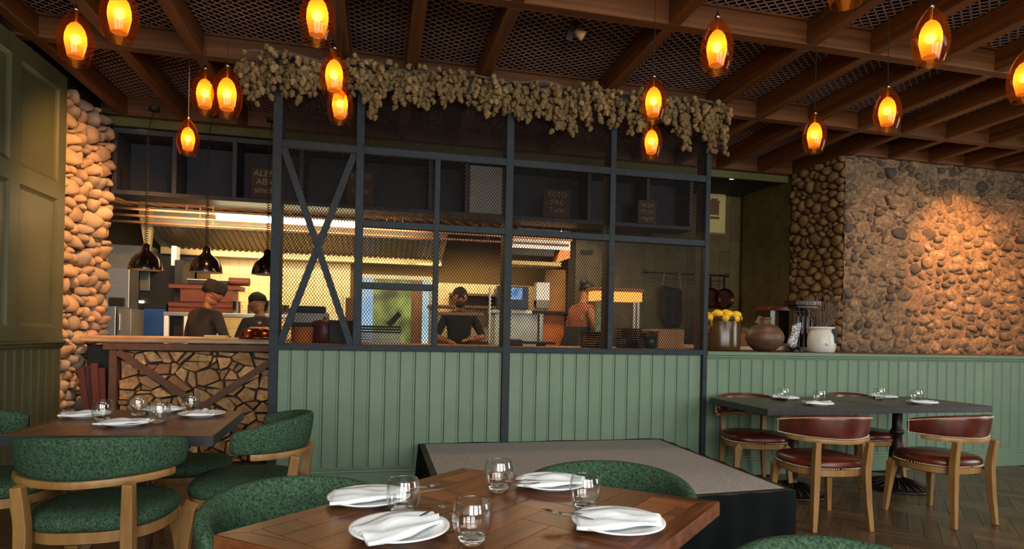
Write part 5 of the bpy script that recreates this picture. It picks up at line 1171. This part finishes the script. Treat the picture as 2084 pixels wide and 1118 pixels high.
dup(c0, (1.03, 1.03, 0), R(180), 'green chair of which only the top of the back shows at the bottom edge', gr, 1.0)
r0 = make_chair('oxblood leather chair with its back to us at the middle of the right tables', M_leather, True, rd)
r0.location = (3.10, 3.70, 0); r0.rotation_euler = (0, 0, R(-6.5))
dup(r0, (4.07, 3.64, 0), R(6), 'oxblood leather chair with its back to us at the far right table', rd, 1.0)
dup(r0, (3.22, 4.63, 0), R(166), 'oxblood leather chair behind the tables, facing us beside the stage', rd, 1.0)
dup(r0, (4.38, 4.66, 0), R(182), 'oxblood leather chair behind the tables where the two tabletops meet', rd, 1.0)
t = thing('upholstered_stool', 'low green upholstered stool tucked under the left table', 'stool', (-1.12, 4.05, 0))
q = MB(); g = []
for sc_, z in ((.93, .405), (1.0, .425), (.99, .450), (.9, .468), (.5, .480), (.1, .482)): g.append([(x * sc_, y * sc_, z) for x, y in seat_outline(.25, .24)])
q.loft(g); q.build('seat', M_greenfab, t, smooth=True)
q = MB(); q.loft([[(x * .95, y * .95, .36) for x, y in seat_outline(.25, .24)], [(x * .95, y * .95, .405) for x, y in seat_outline(.25, .24)]]); q.build('seat_rail', M_chairwood, t)
for sx in (-1, 1):
    for sy in (-1, 1): q = MB(); q.path([((sx * .20, sy * .20, 0), .014), ((sx * .17, sy * .17, .37), .022)], shape=[(-1, -1), (1, -1), (1, 1), (-1, 1)], up=(0, 1, 0)); q.build('leg', M_chairwood, t)

# ------------------------------------------------------------------ TABLES
def quad_ring(P_, z, d=0.0):
    c = centroid(P_); out = inset(P_, d) if d else P_
    return [(x, y, z) for x, y in out]
def plank_top(t, Pw, zt, border, Lp, Wp, m, ang, edge_m, thick, org):
    # Pw: world quad ccw; parts are built relative to the thing's origin
    P_ = [(x - org[0], y - org[1]) for x, y in Pw]
    if area(P_) < 0: P_ = P_[::-1]
    zt = zt - 0.0
    q = MB(); q.loft([[(x, y, zt - thick) for x, y in P_], [(x, y, zt - .004) for x, y in P_], [(x, y, zt - .0025) for x, y in inset(P_, .002)]]); q.build('tabletop_core', edge_m, t)
    inner = inset(P_, border); n = len(P_)
    s0 = min(range(n), key=lambda i: (inner[i][0] - P_[0][0]) ** 2 + (inner[i][1] - P_[0][1]) ** 2); inner = inner[s0:] + inner[:s0]
    Pb = inset(P_, .0015); s0 = min(range(n), key=lambda i: (Pb[i][0] - P_[0][0]) ** 2 + (Pb[i][1] - P_[0][1]) ** 2); Pb = Pb[s0:] + Pb[:s0]
    for i in range(n):
        k = (i + 1) % n; pl = [Pb[i], Pb[k], inner[k], inner[i]]; a = math.atan2(Pb[k][1] - Pb[i][1], Pb[k][0] - Pb[i][0])
        plank_obj(inset(pl, .0004), zt - .003, zt, a, m, t, 'border_plank', .0008)
    ca, sa = math.cos(ang), math.sin(ang); cc = centroid(P_)
    xs = [(p[0] - cc[0]) * ca + (p[1] - cc[1]) * sa for p in P_]; ys = [-(p[0] - cc[0]) * sa + (p[1] - cc[1]) * ca for p in P_]
    for (a, b_, c, d) in herring(min(xs), max(xs), min(ys), max(ys), Lp, Wp):
        hor = (b_ - a) > (d - c); pl = [(cc[0] + x * ca - y * sa, cc[1] + x * sa + y * ca) for x, y in ((a, c), (b_, c), (b_, d), (a, d))]
        for i in range(n):
            p, r_ = inner[i], inner[(i + 1) % n]; dx, dy = r_[0] - p[0], r_[1] - p[1]; l = math.hypot(dx, dy); nx, ny = dy / l, -dx / l
            pl = clip(pl, nx, ny, nx * p[0] + ny * p[1])
            if len(pl) < 3: break
        if len(pl) < 3 or abs(area(pl)) < 4e-4: continue
        pl = inset(pl if area(pl) > 0 else pl[::-1], .0005)
        if len(pl) < 3: continue
        plank_obj(pl, zt - .003, zt, ang + (0 if hor else R(90)), m, t, 'plank', .0008)
NT = [(-0.391, 1.65), (0.357, 1.064), (1.087, 1.732), (0.339, 2.318)]
org = centroid(NT)
t = thing('walnut_dining_table', 'near dining table with walnut herringbone parquet top', 'table', (org[0], org[1], 0))
plank_top(t, NT, .757, .055, .30, .10, M_walnut, R(42), M_walnutside, .045, org)
def pedestal(t, x=0, y=0, h=.70, m=M_iron):
    q = MB(); pr_ = [(.045, h), (.085, h - .004), (.085, h - .02), (.050, h - .03), (.040, h - .05), (.040, .52), (.052, .505), (.056, .49), (.052, .475), (.040, .46), (.042, .40), (.058, .32), (.062, .26), (.052, .19), (.036, .13), (.034, .10), (.06, .075)]
    q.lathe([(r_, z) for r_, z in pr_][::-1], 24, c=(x, y, 0)); q.build('column', m, t, smooth=True)
    q = MB(); q.lathe([(.275, 0), (.28, .006), (.278, .016), (.262, .024), (.20, .038), (.12, .062), (.055, .085)], 44, c=(x, y, 0)); q.build('base', m, t, smooth=True)
    for k in range(22):
        a = 2 * math.pi * k / 22; q = MB(); q.path([((x + .05 * math.cos(a), y + .05 * math.sin(a), .088), .008), ((x + .13 * math.cos(a + .05), y + .13 * math.sin(a + .05), .064), .009), ((x + .245 * math.cos(a), y + .245 * math.sin(a), .030), .008)], 5); q.build('base_rib', m, t, smooth=True)
    q = MB(); q.box(x - .28, x + .28, y - .03, y + .03, h - .006, h + .004); q.box(x - .03, x + .03, y - .28, y + .28, h - .006, h + .004); q.build('top_bracket', m, t)
pedestal(t, h=.708)
LT = [(-1.705, 3.255), (-0.755, 3.140), (-0.800, 4.060), (-1.70, 4.205)]
org = centroid(LT)
t = thing('left_dining_table', 'square brown wooden table with black edge beside the log panel', 'table', (org[0], org[1], 0))
plank_top(t, LT, .762, .05, 1.2, .15, M_walnutdark, R(-3), M_darkedge, .052, org)
q = MB(); q.box(-.05, .05, -.05, .05, .05, .71); bev(q.build('column', M_brownpaint, t), .006)
for a in (20, 110, 200, 290):
    q = MB(); q.obar((.04 * math.cos(R(a)), .04 * math.sin(R(a)), .34), (.34 * math.cos(R(a)), .34 * math.sin(R(a)), .02), .055, .05); bev(q.build('foot', M_brownpaint, t), .004)
    q = MB(); q.obar((.04 * math.cos(R(a)), .04 * math.sin(R(a)), .42), (.30 * math.cos(R(a)), .30 * math.sin(R(a)), .70), .045, .04); bev(q.build('strut', M_brownpaint, t), .004)
for RT, ped, nm, lb in (([(2.888, 3.985), (3.975, 3.985), (3.975, 4.79), (2.888, 4.79)], (-.0, 0), 'right_dining_table', 'dark square table beside the stage, the left of two pushed together'),
                        ([(3.992, 4.03), (5.065, 4.03), (5.065, 4.80), (3.992, 4.80)], (-.03, 0), 'right_dining_table', 'dark square table at the far right, the right of two pushed together')):
    org = centroid(RT); t = thing(nm, lb, 'table', (org[0], org[1], 0), 0, 'dark tables pushed together')
    plank_top(t, RT, .757, .05, 1.3, .16, M_darktop, R(0), M_darkedge, .052, org)
    pedestal(t, ped[0], ped[1], h=.70)

# ------------------------------------------------------------------ TABLEWARE
def plate_mesh(r_=.125):
    q = MB(); q.lathe([(r_ * .50, 0), (r_ * .58, .001), (r_ * .62, .006), (r_ * .93, .017), (r_, .020), (r_ * .995, .0235), (r_ * .93, .022), (r_ * .62, .0105), (r_ * .55, .0085), (.002, .008)], 48, cap1=True); return q.mesh('plate', M_white, True)
PLM = plate_mesh()
def napkin_mesh(seed, w_=.22, l_=.15):
    r_ = random.Random(seed); q = MB(); nx, ny = 18, 10; ph = r_.uniform(0, 6)
    def hgt(u, v): return .006 + .004 * math.sin(u * 5 + ph) * (1 - abs(v)) + .007 * math.exp(-((v - .25 * math.sin(u * 2.2 + ph)) / .22) ** 2) + .004 * math.sin(v * 7 + u * 3)
    top_, bot_ = [], []
    for j in range(ny + 1):
        v = -1 + 2 * j / ny; rt, rb = [], []
        for i in range(nx + 1):
            u = -1 + 2 * i / nx; tp = 1 - .35 * max(0, u) * 1.0 + .08 * math.sin(3 * u + ph); x = w_ / 2 * u + .008 * v; y = l_ / 2 * v * tp + .015 * math.sin(u * 2 + ph * .5)
            z = max(.004, hgt(u, v)); rt.append((x, y, z + .008)); rb.append((x, y, z - .001))
        top_.append(rt); bot_.append(rb)
    vs = [p for r2 in top_ for p in r2] + [p for r2 in bot_ for p in r2]; m = nx + 1; k0 = m * (ny + 1); fs = []
    for j in range(ny):
        for i in range(nx): a = j * m + i; fs.append((a, a + 1, a + 1 + m, a + m)); fs.append((k0 + a + m, k0 + a + m + 1, k0 + a + 1, k0 + a))
    per = [i for i in range(m)] + [j * m + nx for j in range(1, ny + 1)] + [ny * m + i for i in range(nx - 1, -1, -1)] + [j * m for j in range(ny - 1, 0, -1)]
    for a, b_ in zip(per, per[1:] + per[:1]): fs.append((b_, a, k0 + a, k0 + b_))
    q.add(vs, fs); return q.mesh('napkin', M_napkin, True)
def fork_mesh():
    q = MB(); q.path([((-.10, 0, .004), .0065, .0016), ((-.04, 0, .006), .004, .0016), ((.02, 0, .010), .003, .0018), ((.045, 0, .008), .008, .0014), ((.058, 0, .006), .011, .0012)], 8)
    for y in (-.0095, -.003, .003, .0095): q.path([((.055, y, .006), .0018, .001), ((.095, y, .008), .0012, .0008)], 5)
    return q.mesh('fork', M_cutlery, True)
def knife_mesh():
    q = MB(); q.path([((-.11, 0, .004), .006, .003), ((-.02, 0, .005), .005, .003), ((-.01, 0, .005), .004, .0015), ((.03, .002, .005), .009, .0008), ((.09, .001, .005), .008, .0006), ((.11, -.003, .005), .002, .0005)], 8)
    return q.mesh('knife', M_cutlery, True)
FK, KN = fork_mesh(), knife_mesh()
def setting(x, y, z, where, na, ns=1.0, fork=None, knife=None, seed=1, grp='', scale=1.0, nz=.012):
    o = link('plate', PLM, None, (x, y, z)); o.scale = (scale,) * 3; tag(o, 'white plate ' + where, 'plate', 'plates on the ' + grp)
    nk = napkin_mesh(seed); o = link('napkin', nk, None, (x, y, z + nz), (0, 0, na)); o.scale = (ns, ns, 1); tag(o, 'folded white napkin ' + where, 'napkin', 'napkins on the ' + grp)
    if fork is not None:
        o = link('fork', FK, None, (x + fork[0], y + fork[1], z + nz + .010), (0, R(-5), fork[2])); tag(o, 'steel fork on the napkin ' + where, 'fork', 'forks on the ' + grp)
    if knife is not None:
        o = link('knife', KN, None, (x + knife[0], y + knife[1], z + nz + .010), (0, R(-5), knife[2])); tag(o, 'steel knife on the napkin ' + where, 'knife', 'knives on the ' + grp)
TZ = .7575
setting(.070, 1.575, TZ, 'nearest the bottom edge of the picture', R(25), 1.05, (.075, .075, R(42)), (.105, .055, R(30)), 3, 'walnut table', 1.03)
setting(-.010, 1.89, TZ, 'at the left corner of the walnut table', R(5), 1.0, (.125, .02, R(10)), (.12, -.015, R(2)), 5, 'walnut table')
setting(.600, 1.985, TZ, 'before the chair behind the walnut table', R(-15), 1.0, (-.085, -.02, R(200)), (-.07, -.045, R(205)), 8, 'walnut table')
setting(.655, 1.535, TZ, 'at the right corner of the walnut table', R(-12), 1.05, (-.105, .02, R(150)), (-.09, .05, R(165)), 11, 'walnut table', 1.02)
TL = .7625
setting(-1.59, 3.84, TL, 'nearest the panelled wall on the left table', R(10), .95, None, None, 13, 'left table')
setting(-1.26, 3.50, TL, 'at the front edge of the left table', R(0), 1.05, None, (.05, -.01, R(20)), 17, 'left table', .95)
setting(-.985, 3.83, TL, 'at the right edge of the left table', R(100), .9, None, None, 19, 'left table', 1.02)
setting(-1.25, 4.05, TL, 'at the far edge of the left table', R(0), .9, None, (.05, 0, R(30)), 23, 'left table', .95)
TR2 = .7575
setting(3.50, 4.60, TR2, 'at the far side of the table beside the stage', R(160), .95, None, None, 29, 'right tables', .95)
setting(3.48, 4.17, TR2, 'at the near side of the table beside the stage', R(160), .95, (-.08, .03, R(150)), None, 31, 'right tables', .95)
setting(4.58, 4.66, TR2, 'at the far side of the far right table', R(160), .95, None, None, 37, 'right tables', .95)
setting(4.53, 4.20, TR2, 'at the near side of the far right table', R(170), .95, None, None, 41, 'right tables', .95)
def glass_mesh(s_=1.0):
    q = MB(); pr_ = [(.002, 0), (.020, 0), (.026, .002), (.034, .014), (.042, .034), (.0455, .056), (.044, .078), (.0395, .096), (.0380, .0995), (.0368, .0985), (.0382, .094), (.0425, .077), (.0438, .056), (.0405, .036), (.033, .022), (.022, .0155), (.002, .0145)]
    q.lathe([(r_ * s_, z * s_) for r_, z in pr_], 40, cap0=True, cap1=True); k = len(q.f)
    q.lathe([(.002, .0015), (.024, .002), (.031, .012), (.031, .019), (.002, .0165)], 32); q.mi = [0] * k + [1] * (len(q.f) - k)
    return q.mesh('tumbler', [M_glass, M_glassbase], True)
GM = glass_mesh()
def glass_at(x, y, z, l, grp, s_=1.0):
    o = link('tumbler', GM, None, (x, y, z), (0, 0, 0)); o.scale = (s_,) * 3; tag(o, l, 'glass', grp)
glass_at(.085, 1.735, TZ + .0005, 'clear round tumbler before the plate at the left corner of the walnut table', 'tumblers on the walnut table', 1.06)
glass_at(.405, 1.945, TZ + .0005, 'clear round tumbler farthest back on the walnut table', 'tumblers on the walnut table', 1.06)
glass_at(.242, 1.475, TZ + .0005, 'clear round tumbler nearest the bottom edge on the walnut table', 'tumblers on the walnut table', 1.10)
glass_at(.620, 1.705, TZ + .0005, 'clear round tumbler behind the plate at the right corner of the walnut table', 'tumblers on the walnut table', 1.04)
glass_at(-1.435, 3.66, TL + .0005, 'clear tumbler beside the plate nearest the panelled wall', 'tumblers on the left table', 1.15)
glass_at(-1.33, 3.86, TL + .0005, 'clear tumbler standing in the middle rear of the left table', 'tumblers on the left table', 1.15)
glass_at(-1.13, 3.58, TL + .0005, 'clear tumbler right of the front plate on the left table', 'tumblers on the left table', 1.15)
glass_at(-1.09, 4.0, TL + .0005, 'clear tumbler behind the right plate on the left table', 'tumblers on the left table', 1.1)
glass_at(3.41, 4.50, TR2 + .0005, 'clear tumbler by the far plate of the table beside the stage', 'tumblers on the right tables', 1.1)
glass_at(3.61, 4.31, TR2 + .0005, 'clear tumbler by the near plate of the table beside the stage', 'tumblers on the right tables', 1.1)
glass_at(4.42, 4.53, TR2 + .0005, 'clear tumbler by the far plate of the far right table', 'tumblers on the right tables', 1.1)
glass_at(4.62, 4.34, TR2 + .0005, 'clear tumbler by the near plate of the far right table', 'tumblers on the right tables', 1.1)
